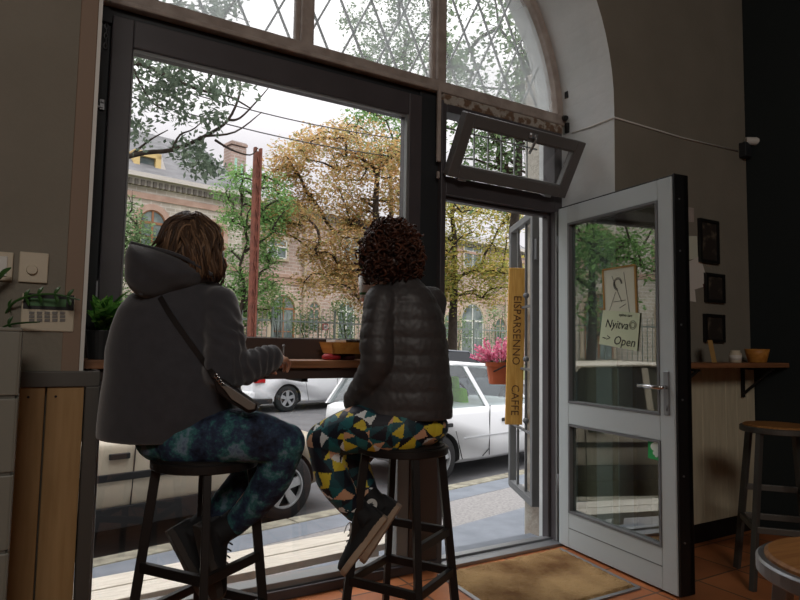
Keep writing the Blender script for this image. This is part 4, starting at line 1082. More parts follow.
# ground floor arches of the wing and upper windows above them
cx, w = wing(283, 11.5, 0); arch_win(cx, w, .4, st(283, 295, NW).z, NW, 'window_frame_brown', 'window_stone', .28); rw = w
cx2, w2_ = wing(314, 6, 0); arch_win(cx2, w2_ * .9, 2.0, st(314, 302, NW).z, NW, 'terra_band', 'window_stone', .1)
cx3, w3_ = wing(346, 8, 0); arch_win(cx3, w3_, .4, st(346, 301, NW).z, NW, 'window_frame_white', 'window_stone', .2)
cx4, w4_ = wing(472, 11, 0); arch_win(cx4, w4_, .4, st(472, 304, NW).z, NW, 'window_frame_white', 'window_stone', .28)
cx5, w5_ = wing(449, 5, 0); arch_win(cx5, w5_, 1.8, st(449, 314, NW).z, NW, 'terra_band', 'window_stone', .12)
cx6, w6_ = wing(500, 5, 0); arch_win(cx6, w6_, 1.8, st(500, 318, NW).z, NW, 'terra_band', 'window_stone', .12)
cx7, w7_ = wing(400, 10, 0); arch_win(cx7, w7_, .4, st(400, 300, NW).z, NW, 'window_frame_white', 'window_stone', .28)
for px, ww, y0_, y1_ in ((275, 10, 239, 258), (349, 8, 238, 262), (400, 8, 238, 262), (430, 8, 240, 264), (472, 9, 242, 268)):
    cx, w = wing(px, ww, 0); rect_win(cx, w, st(px, y1_, NW).z, st(px, y0_, NW).z, NW)
for px in (303, 505):
    q_ = st(px, 300, NW); m = MB(); m.tube([(q_.x, NW - .12, ZR), (q_.x, NW - .12, C1)], .08, 6); m.build('downpipe', 'window_stone', bl, local=True)

# fence with panels, sign
fe = thing('iron_fence', 'tall iron railing fence along far pavement before the building', 'fence', (0, 0, 0), A12)
NFc = 17.4; k = -24.5
while k < 44:
    m = MB()
    for z_ in (.05, 1.85): m.mm(k + .08, k + 2.42, NFc - .02, NFc + .02, z_, z_ + .05)
    for j in range(13): xx = k + .2 + j * .175; m.mm(xx - .009, xx + .009, NFc - .009, NFc + .009, ZR + .1, 2.15); 
    m.build('railing_panel', 'fence_iron', fe, local=True)
    m = MB(); m.mm(k - .03, k + .03, NFc - .03, NFc + .03, ZR, 2.25); m.ell((k, NFc, 2.28), .05, seg=10, rg=6); m.build('post', 'fence_iron', fe, local=True); k += 2.5
fs = st(325.5, 327, NFc - .08)
ps = thing('prohibition_sign', 'small square white sign with red border hanging on iron fence', 'sign', S(fs.x, NFc - .08, fs.z), A12)
m = MB(); m.mm(-.11, .11, -.0, .02, -.11, .11); m.build('plate', 'red', ps, local=True)
m = MB(); m.mm(-.085, .085, -.006, 0, -.085, .085); m.build('face', 'paper_white', ps, local=True)
m = MB(); m.bar((-.06, -.008, -.06), (.06, -.008, .06), .02, .006, V((0, 1, 0))); m.mm(-.05, .04, -.009, -.006, -.03, .02); m.build('symbol', 'key', ps, local=True)
# rusty lattice pole and overhead wires
po = st(258, 148, 15.6); pt = thing('tram_pole', 'rusty brown steel pole standing on the far pavement', 'pole', S(po.x, 15.6, ZR), A12)
m = MB()
for dx in (-.085, .085): m.mm(dx - .03, dx + .03, -.06, .06, 0, po.z - ZR)
m.build('channel', 'rust', pt, local=True)
m = MB(); z_ = .2; sg_ = 1
while z_ < po.z - ZR - .3: m.bar((-.06 * sg_, -.05, z_), (.06 * sg_, -.05, z_ + .35), .02, .03, V((0, 1, 0))); z_ += .38; sg_ = -sg_
m.mm(-.06, .06, -.02, .02, 0, po.z - ZR - .1); m.build('lacing', 'rust', pt, local=True)
for i, (pa_, pb_, lb) in enumerate((((100, 66), (420, 142), 'upper of two thin overhead wires crossing the pale sky'), ((100, 88), (420, 160), 'lower of two thin overhead wires crossing the pale sky'))):
    a = P(pa_[0], pa_[1], 15); b = P(pb_[0], pb_[1], 21); m = MB()
    m.tube([a.lerp(b, t_ / 12) - Z * (.25 * sin(pi * t_ / 12)) for t_ in range(13)], .018, 5); tag(m.build('overhead_wire', 'wire'), lb, 'wire', 'overhead wires')

# ------------------------------------------------------------------ trees
MT['leaf_autumn'] = leafmat('leaf_autumn', [(192,150,98),(208,174,120),(160,158,102),(212,178,130),(168,130,92),(150,160,110)], .5)
MT['leaf_yellowgreen'] = leafmat('leaf_yellowgreen', [(184,174,92),(150,164,90),(206,178,102),(132,152,84),(208,172,108)], .5)
MT['leaf_green'] = leafmat('leaf_green', [(112, 152, 92), (138, 176, 108), (98, 138, 84), (156, 186, 120)], 0.4)
MT['leaf_mid'] = leafmat('leaf_mid', [(106, 134, 94), (126, 152, 106), (94, 120, 86), (146, 164, 118)], 0.35)
MT['leaf_robinia'] = leafmat('leaf_robinia', [(98,114,98),(120,134,116),(84,98,84),(138,152,130)], .35)
def foliage(name, clusters, per, size, mat, parent, seed, flat=.5, droop=0):
    rnd = random.Random(seed); vs = []; fs_ = []
    for c, r in clusters:
        for _ in range(int(per * (r ** 2))):
            d = V((rnd.gauss(0, 1), rnd.gauss(0, 1), rnd.gauss(0, .8))).normalized() * r * (rnd.random() ** .45)
            p = c + d; s_ = size * rnd.uniform(.65, 1.3)
            a = V((rnd.gauss(0, 1), rnd.gauss(0, 1), rnd.gauss(0, flat) - droop)).normalized(); b = a.cross(V((rnd.gauss(0, .5), rnd.gauss(0, .5), 1))).normalized()
            i = len(vs); vs += [p - a * s_ * .5, p + b * s_ * .26, p + a * s_ * .5, p - b * s_ * .26]; fs_.append((i, i + 1, i + 2, i + 3))
    me = bpy.data.meshes.new(name); me.from_pydata(vs, [], fs_); me.materials.append(MT[mat])
    if parent is not None: me.transform(WM[parent.name].inverted())
    return link(name, me, parent)
def tree(label, base, top, clusters, per, size, mat, seed, r0=.2, name='tree', droop=0, twigs=True):
    root = thing(name, label, 'tree', base, 0, 'trees across the street')
    rnd = random.Random(seed * 7 + 1); base = V(base); top = V(top)
    tr_ = [base + (top - base) * (i / 8) + V((rnd.uniform(-.12, .12), rnd.uniform(-.12, .12), 0)) * (1 if i else 0) for i in range(9)]
    m = MB(); m.tube(tr_, [r0 * (1 - .75 * i / 8) for i in range(9)], 8)
    # boughs: every cluster grows from the nearest node nearer the trunk
    def ax_pt(c):
        hz_ = (V((c.x, c.y, 0)) - V((base.x, base.y, 0))).length
        zz_ = max(min(c.z - hz_ * .7, top.z), base.z + (top.z - base.z) * .28); u = (zz_ - base.z) / (top.z - base.z); i = min(int(u * 8), 7)
        return tr_[i].lerp(tr_[i + 1], u * 8 - i)
    order = sorted(clusters, key=lambda q: (q[0] - ax_pt(q[0])).length); nodes = []
    for c, r in order:
        best = ax_pt(c); bd_ = (best - c).length * 1.15; par = None
        for i, (p, pr) in enumerate(nodes):
            dl = (p - c).length
            if dl < bd_ and p.z < c.z + .5 * dl: bd_ = dl; best = p; par = i
        nodes.append((c, (best, par)))
    wt = [1] * len(nodes)
    for i in range(len(nodes) - 1, -1, -1):
        if nodes[i][1][1] is not None: wt[nodes[i][1][1]] += wt[i]
    for i, (c, (p, par)) in enumerate(nodes):
        L_ = (c - p).length; mid = p.lerp(c, .5) + Z * .10 * L_ + V((rnd.uniform(-1, 1), rnd.uniform(-1, 1), rnd.uniform(-.6, .6))) * .13 * L_
        q_ = spl([p, mid, c], 5); r1 = .016 + .016 * sqrt(wt[i]); r1 = min(r1, r0 * .6)
        m.tube(q_, [r1 * (1 - .35 * k_ / 10) for k_ in range(11)], 6)
        r = clusters[0][1]
        for _ in range(3):
            d = V((rnd.gauss(0, 1), rnd.gauss(0, 1), rnd.gauss(0, .7))).normalized() * r * .9
            m.tube([c, c + d * .5 + Z * .05, c + d], [.014, .010, .004], 4)
    m.build('trunk', 'bark', root, smooth=True)
    foliage('foliage', clusters, per, size, mat, root, seed, droop=droop)
    return root
def dN(px, n): return n / EN.dot(ray(px, 330))
def clus(spec, d, seed, jit=.8):
    """spec: (px, py, radius in metres); depth jitter spreads the crown"""
    rnd = random.Random(seed); return [(P(px, py, d + rnd.uniform(-jit, jit)), r) for px, py, r in spec]
def fill(px0, px1, py0, py1, n, r0, r1, d, jit, seed, shape=None):
    rnd = random.Random(seed); out = []; k = 0
    while len(out) < n and k < 4000:
        k += 1; x = rnd.uniform(px0, px1); y = rnd.uniform(py0, py1)
        if shape and not shape(x, y): continue
        out.append((P(x, y, d + rnd.uniform(-jit, jit)), rnd.uniform(r0, r1)))
    return out
def inell(cx, cy, rx, ry): return lambda x, y: ((x - cx) / rx) ** 2 + ((y - cy) / ry) ** 2 < 1
# orange chestnut in the middle of the window
bA = P(372, 350, 21); bA.z = ZR + .1; tA = P(378, 150, 21)
tree('large autumn chestnut with orange leaves in the centre of the window', bA, tA,
     fill(264, 420, 128, 315, 92, .45, .85, 21, 1.8, 11, lambda x, y: inell(345, 218, 84, 92)(x, y) and not (x < 302 and y > 232) and not (x < 350 and y > 285)) + clus([(285, 165, .6), (275, 185, .5), (300, 150, .5), (318, 140, .45), (345, 128, .5), (330, 150, .5)], 21, 2),
     620, .135, 'leaf_autumn', 3, .26)
tree('green topped tree rising behind the orange chestnut', V((P(395, 350, 24).x, P(395, 350, 24).y, ZR + .1)), P(390, 150, 24),
     fill(358, 418, 108, 160, 16, .5, .8, 24, 1.2, 5), 420, .14, 'leaf_green', 5, .2)
tree('fresh green young tree left of the rusty pole', V((P(242, 350, 19.4).x, P(242, 350, 19.4).y, ZR + .1)), P(245, 190, 19.4),
     fill(220, 296, 172, 232, 32, .3, .55, 19.4, .8, 21, inell(252, 205, 42, 38)) + fill(222, 272, 240, 330, 24, .35, .6, 19.6, .6, 22), 760, .115, 'leaf_green', 7, .085)
tree('grey green bushy tree behind the grey coated woman at window left', V((P(140, 350, 19).x, P(140, 350, 19).y, ZR + .1)), P(140, 215, 19),
     fill(118, 175, 228, 335, 30, .45, .8, 19, 1, 31) + clus([(132, 205, .35), (128, 215, .4), (214, 290, .5), (212, 312, .6)], 19, 3), 640, .12, 'leaf_mid', 9, .12)
# yellow green tree seen through the doorway and the tall ones behind the fanlight
tree('yellow green tree with dark crooked boughs seen through the doorway', V((P(452, 350, 23).x, P(452, 350, 23).y, ZR + .1)), P(456, 190, 23),
     fill(425, 522, 185, 305, 52, .45, .85, 23, 1.4, 41, inell(470, 240, 52, 66)), 560, .135, 'leaf_yellowgreen', 13, .22)
tree('tall hazy green tree standing behind the right part of fanlight', V((P(517, 350, 16).x, P(517, 350, 16).y, ZR + .1)), P(520, 60, 16),
     fill(440, 575, -60, 205, 70, .4, .8, 16, 1.5, 51, lambda x, y: inell(510, 60, 75, 150)(x, y)), 300, .15, 'leaf_mid', 15, .2)
tree('tall tree with fine leaves behind the middle pane of fanlight', V((P(405, 350, 27).x, P(405, 350, 27).y, ZR + .1)), P(405, 40, 27),
     fill(345, 440, -50, 90, 40, .55, 1.0, 27, 1.5, 61, inell(405, 25, 55, 80)), 260, .17, 'leaf_mid', 17, .24)
# near street tree reaching in from the left, described by its boughs
nt2 = thing('street_tree', 'near tree reaching drooping leafy boughs into top left of the window', 'tree', V((P(-60, 350, 8.5).x, P(-60, 350, 8.5).y, ZW)))
m = MB(); tb = V((P(-60, 350, 8.5).x, P(-60, 350, 8.5).y, ZW)); D0 = 8.5
tk = [tb, P(-58, 250, 8.5), P(-55, 170, 8.5), P(-45, 80, 8.5), P(-30, -20, 8.5), P(-10, -120, 8.5)]; m.tube(spl(tk, 4), [.2 - .007 * i for i in range(21)], 10)
boughs = [
 [(-55, 190), (40, 190), (130, 156), (172, 150), (205, 136), (228, 120), (240, 92), (238, 70)],
 [(205, 136), (235, 132), (262, 112)], [(172, 150), (180, 135), (195, 128), (215, 108)], [(215, 140), (232, 150), (250, 155), (258, 148)],
 [(-48, 100), (60, 70), (130, 62), (170, 78), (200, 90), (228, 96), (250, 108)], [(170, 78), (188, 66), (215, 60)], [(200, 90), (215, 70), (225, 55)],
 [(-30, -10), (90, 0), (170, 4), (210, 8), (250, 22)], [(-40, 60), (60, 40), (140, 30), (190, 20), (235, 2)], [(130, 156), (150, 140), (168, 130)], [(228, 120), (240, 118), (258, 100), (270, 86)],
 [(130, 62), (150, 100), (170, 112)], [(-10, -110), (120, -60), (220, -30), (300, -10)]]
for b_ in boughs:
    pts_ = spl([P(x, y, D0 + .002 * (x - 100)) for x, y in b_], 4); r_ = .045 if len(b_) > 5 else .02
    m.tube(pts_, [max(r_ * (1 - .8 * i / len(pts_)), .006) for i in range(len(pts_))], 6)
rnd = random.Random(77); cl = []
for (x, y, n_, sx_, sy_) in ((160, 75, 26, 28, 16), (150, 100, 20, 20, 18), (180, 100, 16, 16, 14), (185, 70, 12, 22, 8), (195, 160, 14, 14, 10), (212, 168, 8, 6, 8), (190, 150, 8, 14, 6), (225, 95, 8, 14, 10), (215, 115, 8, 10, 8), (140, 130, 8, 8, 10), (240, 88, 4, 10, 8), (200, 10, 16, 40, 8), (228, 4, 10, 12, 10), (140, 60, 10, 12, 8), (220, 72, 6, 14, 6), (150, -20, 20, 60, 12)):
    for _ in range(n_): cl.append((x + rnd.gauss(0, sx_ * .6), y + rnd.gauss(0, sy_ * .6)))
m.build('trunk', 'bark', nt2, smooth=True)
foliage('foliage', [(P(x, y, D0 + rnd.uniform(-.5, .5)), rnd.uniform(.13, .26)) for x, y in cl], 400, .10, 'leaf_robinia', nt2, 41, droop=.6)
for i, (s_, n_, mt, lb) in enumerate(((-3.5, 16.2, 'leaf_green', 'green street tree beyond the left edge of the window'), (-9.5, 16.2, 'leaf_mid', 'dense green street tree further left along the far pavement'), (-16, 16.2, 'leaf_green', 'farthest green street tree left along the far pavement'))):
    rnd = random.Random(300 + i); c0_ = S(s_, n_, 4.6); cl_ = []
    while len(cl_) < 46:
        d = V((rnd.uniform(-1, 1), rnd.uniform(-1, 1), rnd.uniform(-1, 1)))
        if d.length < 1: cl_.append((c0_ + V((d.x * 2.6, d.y * 1.6, d.z * 3.6)), rnd.uniform(.5, .9)))
    tree(lb, S(s_, n_, ZR + .1), S(s_, n_, 6), cl_, 260, .17, mt, 70 + i, .18)
# hedge shrubs behind the fence
for i, (px, py, n_, w_, h_, mt, lb) in enumerate(((240, 318, 10, 16, 16, 'leaf_green', 'bright green shrub by the fence left of the rusty pole'), (278, 300, 8, 14, 16, 'leaf_green', 'leafy green shrub right of the rusty pole before arched window'), (315, 320, 9, 18, 13, 'leaf_mid', 'grey green shrub behind the square fence sign'), (350, 318, 10, 16, 16, 'leaf_mid', 'rounded dull green shrub before the blind arch'), (395, 322, 10, 22, 14, 'leaf_mid', 'low shrub hidden behind the woman with curly hair'), (452, 330, 9, 14, 12, 'leaf_mid', 'green shrub left of arched window seen through doorway'), (495, 325, 9, 12, 14, 'leaf_mid', 'green shrub above the pink heather through doorway'))):
    ds = dN(px, 18.7); cc = fill(px - w_, px + w_, py - h_, py + h_ * 1.2, n_, .35, .6, ds, .3, 100 + i); b_ = P(px, 345, ds); b_.z = ZR + .14
    rt = thing('shrub', lb, 'shrub', b_, 0, 'shrubs behind the iron fence')
    m = MB()
    for c, r in cc[:5]: m.tube(spl([b_, b_.lerp(c, .5) + V((.05, 0, .1)), c], 3), [.03, .028, .025, .022, .018, .012, .008], 5)
    m.build('stem', 'bark', rt); foliage('foliage', cc, 520, .11, mt, rt, 200 + i)

# ================================================================== PEOPLE
def frame_from(f, upv=Z):
    f = V(f).normalized(); r = f.cross(V(upv)).normalized(); u = r.cross(f); return f, r, u
def head_parts(m, c, face, tilt=0, s=1.0):
    """face: horizontal look direction"""
    f, r, u = frame_from(face); ax = (r, f, u)
    m.ell(c, .074 * s, .094 * s, .105 * s, ax, 28, 18)                               # cranium
    m.ell(c + f * .03 - u * .055, .056 * s, .062 * s, .07 * s, ax, 24, 14)           # lower face
    m.ell(c + f * .062 - u * .108, .028, .026, .022, ax, 14, 8)                      # chin
    m.ell(c + f * .102 - u * .03, .012, .018, .022, ax, 12, 8); m.ell(c + f * .113 - u * .042, .014, .012, .010, ax, 12, 8)   # nose
    for sg_ in (-1, 1):
        m.ell(c + r * sg_ * .03 + f * .088 + u * .012, .018, .012, .007, ax, 12, 8)  # brow
        m.ell(c + r * sg_ * .042 + f * .068 - u * .04, .02, .02, .02, ax, 12, 8)     # cheek
        m.ell(c + r * sg_ * .077 - f * .005 - u * .022, .009, .018, .03, ax, 12, 8)  # ear
    m.ell(c + f * .09 - u * .076, .022, .010, .006, ax, 12, 8); m.ell(c + f * .088 - u * .087, .019, .010, .006, ax, 12, 8)   # lips
def eyes(root, c, face):
    f, r, u = frame_from(face)
    for sg_ in (-1, 1):
        m = MB(); m.ell(c + r * sg_ * .03 + f * .083 - u * .008, .0125); m.build('eye', 'eye', root, smooth=True)
def hand_parts(m, wrist, fdir, palm, thumb, curl, spread=.5, s=1.0):
    """fdir: direction of fingers, palm: palm normal, thumb: side of the thumb"""
    f = V(fdir).normalized(); pn_ = V(palm); pn_ = (pn_ - f * pn_.dot(f)).normalized(); t = V(thumb); t = (t - f * t.dot(f) - pn_ * t.dot(pn_)).normalized()
    wrist = V(wrist); tips = []
    lens = [(.040, .024, .019), (.044, .028, .020), (.041, .026, .019), (.032, .019, .016)]
    m.ell(wrist + f * .045 * s, .040 * s, .046 * s, .014 * s, (t, f, pn_), 16, 10)
    for k in range(4):
        off = (1.5 - k) * .0195 * s; kn = wrist + f * (.086 - abs(k - 1.2) * .004) * s + t * off
        m.tube([wrist + t * off * .5 + f * .01, kn], [.012 * s, .0105 * s], 8)
        a = 0; p = kn; pts = [kn]
        for j, l in enumerate(lens[k]):
            a += curl[k] * (.75, 1.0, .7)[j]; d = (f * cos(a) + pn_ * sin(a) + t * (1.5 - k) * .05 * spread).normalized(); p = p + d * l * s; pts.append(p)
        m.tube(spl(pts, 4), lerp_list([.0095 * s, .0088 * s, .0080 * s, .0068 * s], 4), 10); m.ell(pts[0], .0102 * s, seg=10, rg=6); m.ell(pts[-1], .0068 * s, seg=10, rg=6); tips.append((pts[-2], pts[-1]))
    b = wrist + f * .018 * s + t * .022 * s; p1 = b + (f * .55 + t * .75 + pn_ * .35).normalized() * .042 * s; p2 = p1 + (f * .8 + t * .25 + pn_ * .6).normalized() * .032 * s; p3 = p2 + (f * .85 - t * .1 + pn_ * .5).normalized() * .026 * s
    m.tube(spl([b, p1, p2, p3], 4), lerp_list([.016 * s, .0125 * s, .0105 * s, .0085 * s], 4), 10); m.ell(p3, .0085 * s, seg=10, rg=6)
    return tips
def torso(m, rings, n=40):
    """rings: (centre, half U, half W[, axis angle])"""
    rg = []
    for c, a, b, *e in rings:
        th_ = e[0] if e else 0; X = U * cos(th_) + W * sin(th_); Y = -U * sin(th_) + W * cos(th_); ex_ = 2.4
        row = []
        for k in range(n):
            q_ = 2 * pi * k / n; cs, sn_ = cos(q_), sin(q_)
            row.append(c + X * (a * math.copysign(abs(cs) ** (2 / ex_), cs)) + Y * (b * math.copysign(abs(sn_) ** (2 / ex_), sn_)))
        rg.append(row)
    m.loft(rg)
def shoe_frame(heel, toe, sole_n):
    f = (V(toe) - V(heel)).normalized(); upv = -V(sole_n); upv = (upv - f * upv.dot(f)).normalized(); o = V(heel) - f * .012
    return o, f, upv, o + f * .054 + upv * .115
def shoe_from_ankle(ank, f, sole_n):
    f = V(f).normalized(); upv = -V(sole_n); upv = (upv - f * upv.dot(f)).normalized(); heel = V(ank) - f * .042 - upv * .115
    return heel, heel + f * .25, V(sole_n)
def foot(m, sp):
    o, f, upv, a = shoe_frame(*sp); m.limb([a, o + f * .065 + upv * .055, o + f * .17 + upv * .034], [.033, .03, .02])
def shoe(root, heel, toe, sole_n, name, hightop=True, patch=0, sole='rubber_sole'):
    """heel/toe: points on the sole; sole_n: direction out of the sole"""
    heel = V(heel); toe = V(toe); f = (toe - heel).normalized(); L = .255; upv = -V(sole_n); upv = (upv - f * upv.dot(f)).normalized(); r = f.cross(upv)
    out = [(-.0, .024), (.015, .032), (.06, .034), (.11, .034), (.16, .044), (.2, .046), (.235, .036), (.252, .018), (.257, 0)]
    poly = [(a, b) for a, b in out] + [(a, -b) for a, b in reversed(out[:-1])]
    m = MB(); o = heel - f * .012
    m.loft([[o + f * a + r * b for a, b in poly], [o + f * a * 1.0 + r * b * 1.03 + upv * .024 for a, b in poly]])
    sh_ = MB(); st_ = [(.0, .03, .07), (.02, .034, .085), (.07, .035, .085), (.11, .036, .07), (.15, .042, .055), (.19, .043, .046), (.23, .033, .038), (.25, .014, .028)]
    rg = []
    for a, w_, h_ in st_:
        rg.append([o + f * a + r * (w_ * cos(q_)) + upv * (.018 + (h_ - .005) * max(sin(q_), 0) + .0 * q_) for q_ in [pi * 2 * k / 20 for k in range(20)]])
    sh_.loft(rg); c = o + f * .052
    if hightop: sh_.tube([c + upv * .05, c + upv * .10 - f * .004, c + upv * .135 - f * .01], [.044, .043, .046], 20)
    else: sh_.tube([c + upv * .05, c + upv * .085 - f * .004], [.043, .044], 20)
    me = sh_.blob(.005, 3); so = finish(me, name, 'shoe_black', root)
    so2 = m.build('sole', sole, so, bevel=.004)
    ml_ = MB()
    for k in range(5):
        pa_ = o + f * (.10 + k * .018) + upv * (.093 - k * .0085); ml_.tube([pa_ - r * .022, pa_ + upv * .003, pa_ + r * .022], .0028, 5)
    ml_.build('laces', 'lace' if patch else 'shoe_black', so)
    if patch:
        patch = 1 if r.dot(-W) > 0 else -1
        pc_ = c + upv * .095 + r * patch * .045; pm = MB(); nn_ = r * patch
        pm.prism([(.021 * cos(2 * pi * k / 24), .021 * sin(2 * pi * k / 24)) for k in range(24)], pc_ - nn_ * .004, f, upv, nn_ * .006); pm.build('round_patch', 'patch_white', so)
        pm = MB(); pm.prism([((.011 if k % 2 == 0 else .0045) * sin(2 * pi * k / 10), (.011 if k % 2 == 0 else .0045) * cos(2 * pi * k / 10)) for k in range(10)], pc_ + nn_ * .002, f, upv, nn_ * .0012); pm.build('star', 'ink', so)
    return so

# ---------------------------------------------------------------- woman in the hooded coat (left)
pL = thing('person', 'person in dark grey hooded wool coat and marbled leggings, seen from behind on left stool', 'person', (.505, 2.065, .75))
d0 = 2.04
faceL = (U * .75 + W * .66).normalized()
hcL = P(194, 250, 2.08)
bm_ = MB(); head_parts(bm_, hcL, faceL)
chestL = P(190, 322, 2.06)
bm_.tube([hcL - Z * .05, hcL - Z * .10, P(192, 292, 2.07)], [.052, .05, .06], 16)
torso(bm_, [(P(190, 440, 2.03), .13, .13), (P(182, 405, 2.03), .12, .10), (P(180, 365, 2.04), .125, .10), (P(184, 325, 2.05), .125, .10), (P(187, 306, 2.06), .105, .08), (P(191, 292, 2.07), .07, .06)])
shR = P(216, 311, 2.01); elR = P(224, 372, 1.90); wrR = P(266, 359, 2.02); shL_ = P(150, 308, 2.15); elL_ = P(165, 372, 2.28); wrL = P(232, 364, 2.34)
bm_.limb([shR, elR, wrR], [.045, .037, .025]); bm_.limb([shL_, elL_, wrL], [.045, .037, .025])
hipR = P(192, 440, 1.94); knR = P(286, 443, 1.95); SR = shoe_from_ankle(P(232, 527, 2.03), U * .22 + W * .12 - Z * .95, -U * .62 - W * .55); anR = shoe_frame(*SR)[3]; hipL = P(200, 440, 2.13); knL = P(272, 450, 2.18); SL = shoe_from_ankle(P(204, 526, 2.15), U * .5 - Z * .85, -U * .7 - W * .5 - Z * .3); anL = shoe_frame(*SL)[3]
bm_.limb([hipR, knR, anR], [.07, .05, .034]); bm_.limb([hipL, knL, anL], [.07, .05, .034])
foot(bm_, SR); foot(bm_, SL)
fd = (P(284, 355, 2.14) - wrR).normalized()
tipsR = hand_parts(bm_, wrR + fd * .01, fd, -Z * .5 + W * .8, Z * .9 + W * .2, [.35, .5, .6, .65])
hand_parts(bm_, wrL, (U * .9 + W * .4), -Z, -W, [.25, .3, .3, .3])
finish(bm_.blob(.005, 3), 'body', 'skin', pL); eyes(pL, hcL, faceL)
# leggings
lg = MB(); lg.ell(P(182, 441, 2.03), .143, .15, .072, (U, W, Z), 32, 18)
lg.limb([hipR - U * .02, P(245, 436, 1.93), knR, ], [.092, .084, .061]); lg.limb([knR, P(268, 487, 1.98), anR], [.060, .058, .037])
lg.limb([hipL, P(240, 440, 2.16), knL], [.09, .08, .06]); lg.limb([knL, P(240, 486, 2.17), anL], [.058, .055, .037])
me = lg.blob(.006, 5)
displace(me, lambda p, n: .003 * noise.noise(p * 18) + .0015 * noise.noise(V((p.x * 60, p.y * 60, p.z * 15))))
finish(me, 'leggings', 'marbled', pL)
# coat
ct = MB()
cr = [(437, 104, 216, 2.03, .18), (428, 104, 230, 2.03, .185), (415, 105, 240, 2.03, .185), (398, 107, 241, 2.03, .182), (375, 111, 235, 2.03, .175), (350, 112, 230, 2.04, .165), (328, 117, 231, 2.05, .155), (310, 123, 234, 2.06, .142), (297, 133, 234, 2.07, .122), (287, 150, 226, 2.075, .095), (279, 172, 214, 2.08, .07)]
rg = []
for py, xl, xr_, d, b in cr:
    a = P(xl, py, d); c2_ = P(xr_, py, d); c_ = (a + c2_) / 2; rg.append((c_, (c2_ - a).length / 2, b))
torso(ct, rg, 56)
ct.limb([P(219, 306, 2.005), P(225, 340, 1.945), P(222, 371, 1.91)], [.066, .064, .058]); ct.limb([P(222, 371, 1.91), P(246, 367, 1.965), P(270, 358.5, 2.03)], [.059, .053, .044], 24)
ct.limb([P(148, 308, 2.15), elL_, P(228, 364, 2.34)], [.066, .058, .046])
me = ct.blob(.007, 16)
def wr_coat(p, n):
    w_ = .0
    dE = (p - P(224, 370, 1.9)).length; sl = max(0, 1 - (p - P(244, 366, 1.96)).length / .16)
    ax = (P(275, 358, 2.03) - P(222, 371, 1.91)).normalized(); t_ = (p - P(222, 371, 1.91)).dot(ax)
    w_ += sl * .006 * sin(t_ * 210 + 5 * noise.noise(p * 14))
    up_ = max(0, 1 - (p - P(228, 335, 1.93)).length / .13); w_ += up_ * .005 * sin((p.z + p.x * .6) * 120 + 4 * noise.noise(p * 12))
    w_ += .006 * noise.noise(V((p.x * 7, p.y * 7, p.z * 3)))
    return w_
displace(me, wr_coat)
coat = finish(me, 'coat', 'coat_wool', pL)
# hood: cushioned outline with an open lip
def pillow(outline, d, bulge_near, bulge_far, n=48, rings=9, ctr=None, dshift=None):
    """closed lens built on a sight-independent 3-D outline"""
    pts = spl([P(x, y, d + (dshift(x, y) if dshift else 0)) for x, y in outline] + [P(*outline[0], d + (dshift(*outline[0]) if dshift else 0))], 5)[:-1]
    c = sum(pts, V((0, 0, 0))) / len(pts); m = MB(); bm2 = m.bm; layers = []
    for side, bl_ in ((-1, bulge_near), (1, bulge_far)):
        prev = None
        for i in range(rings):
            u = i / rings; k = cos(u * pi / 2); h_ = sin(u * pi / 2) * bl_
            ring = [c + (p - c) * k + W * side * h_ for p in pts]; layers.append((side, ring))
    near = [r for s_, r in layers if s_ < 0]; far = [r for s_, r in layers if s_ > 0]
    m.loft(list(reversed(near)) + far[1:]); return m
ho = pillow([(131, 243), (148, 248), (166, 253), (186, 261), (203, 270), (217, 279), (205, 286), (188, 291), (168, 297), (150, 299), (136, 293), (128, 280), (127, 262)], 1.99, .105, .12, dshift=lambda x, y: .0011 * (x - 170))
me = ho.blob(.006, 4)
displace(me, lambda p, n: .007 * noise.noise(p * 9) + .004 * sin((p.z * 1.0 + p.x * .55) * 75) * max(0, -n.dot(W)))
hood = finish(me, 'hood', 'coat_wool', pL)
m = MB(); m.tube(spl([P(131, 243, 1.955), P(150, 247.5, 1.945), P(170, 252.5, 1.945), P(190, 261, 1.955), P(212, 275, 1.97)], 6), .006, 8); m.tube(spl([P(131, 243, 1.955), P(128.5, 262, 1.945), P(133, 283, 1.93), P(142, 295, 1.915)], 6), .005, 8); m.build('hem_piping', 'coat_wool', hood, smooth=True)
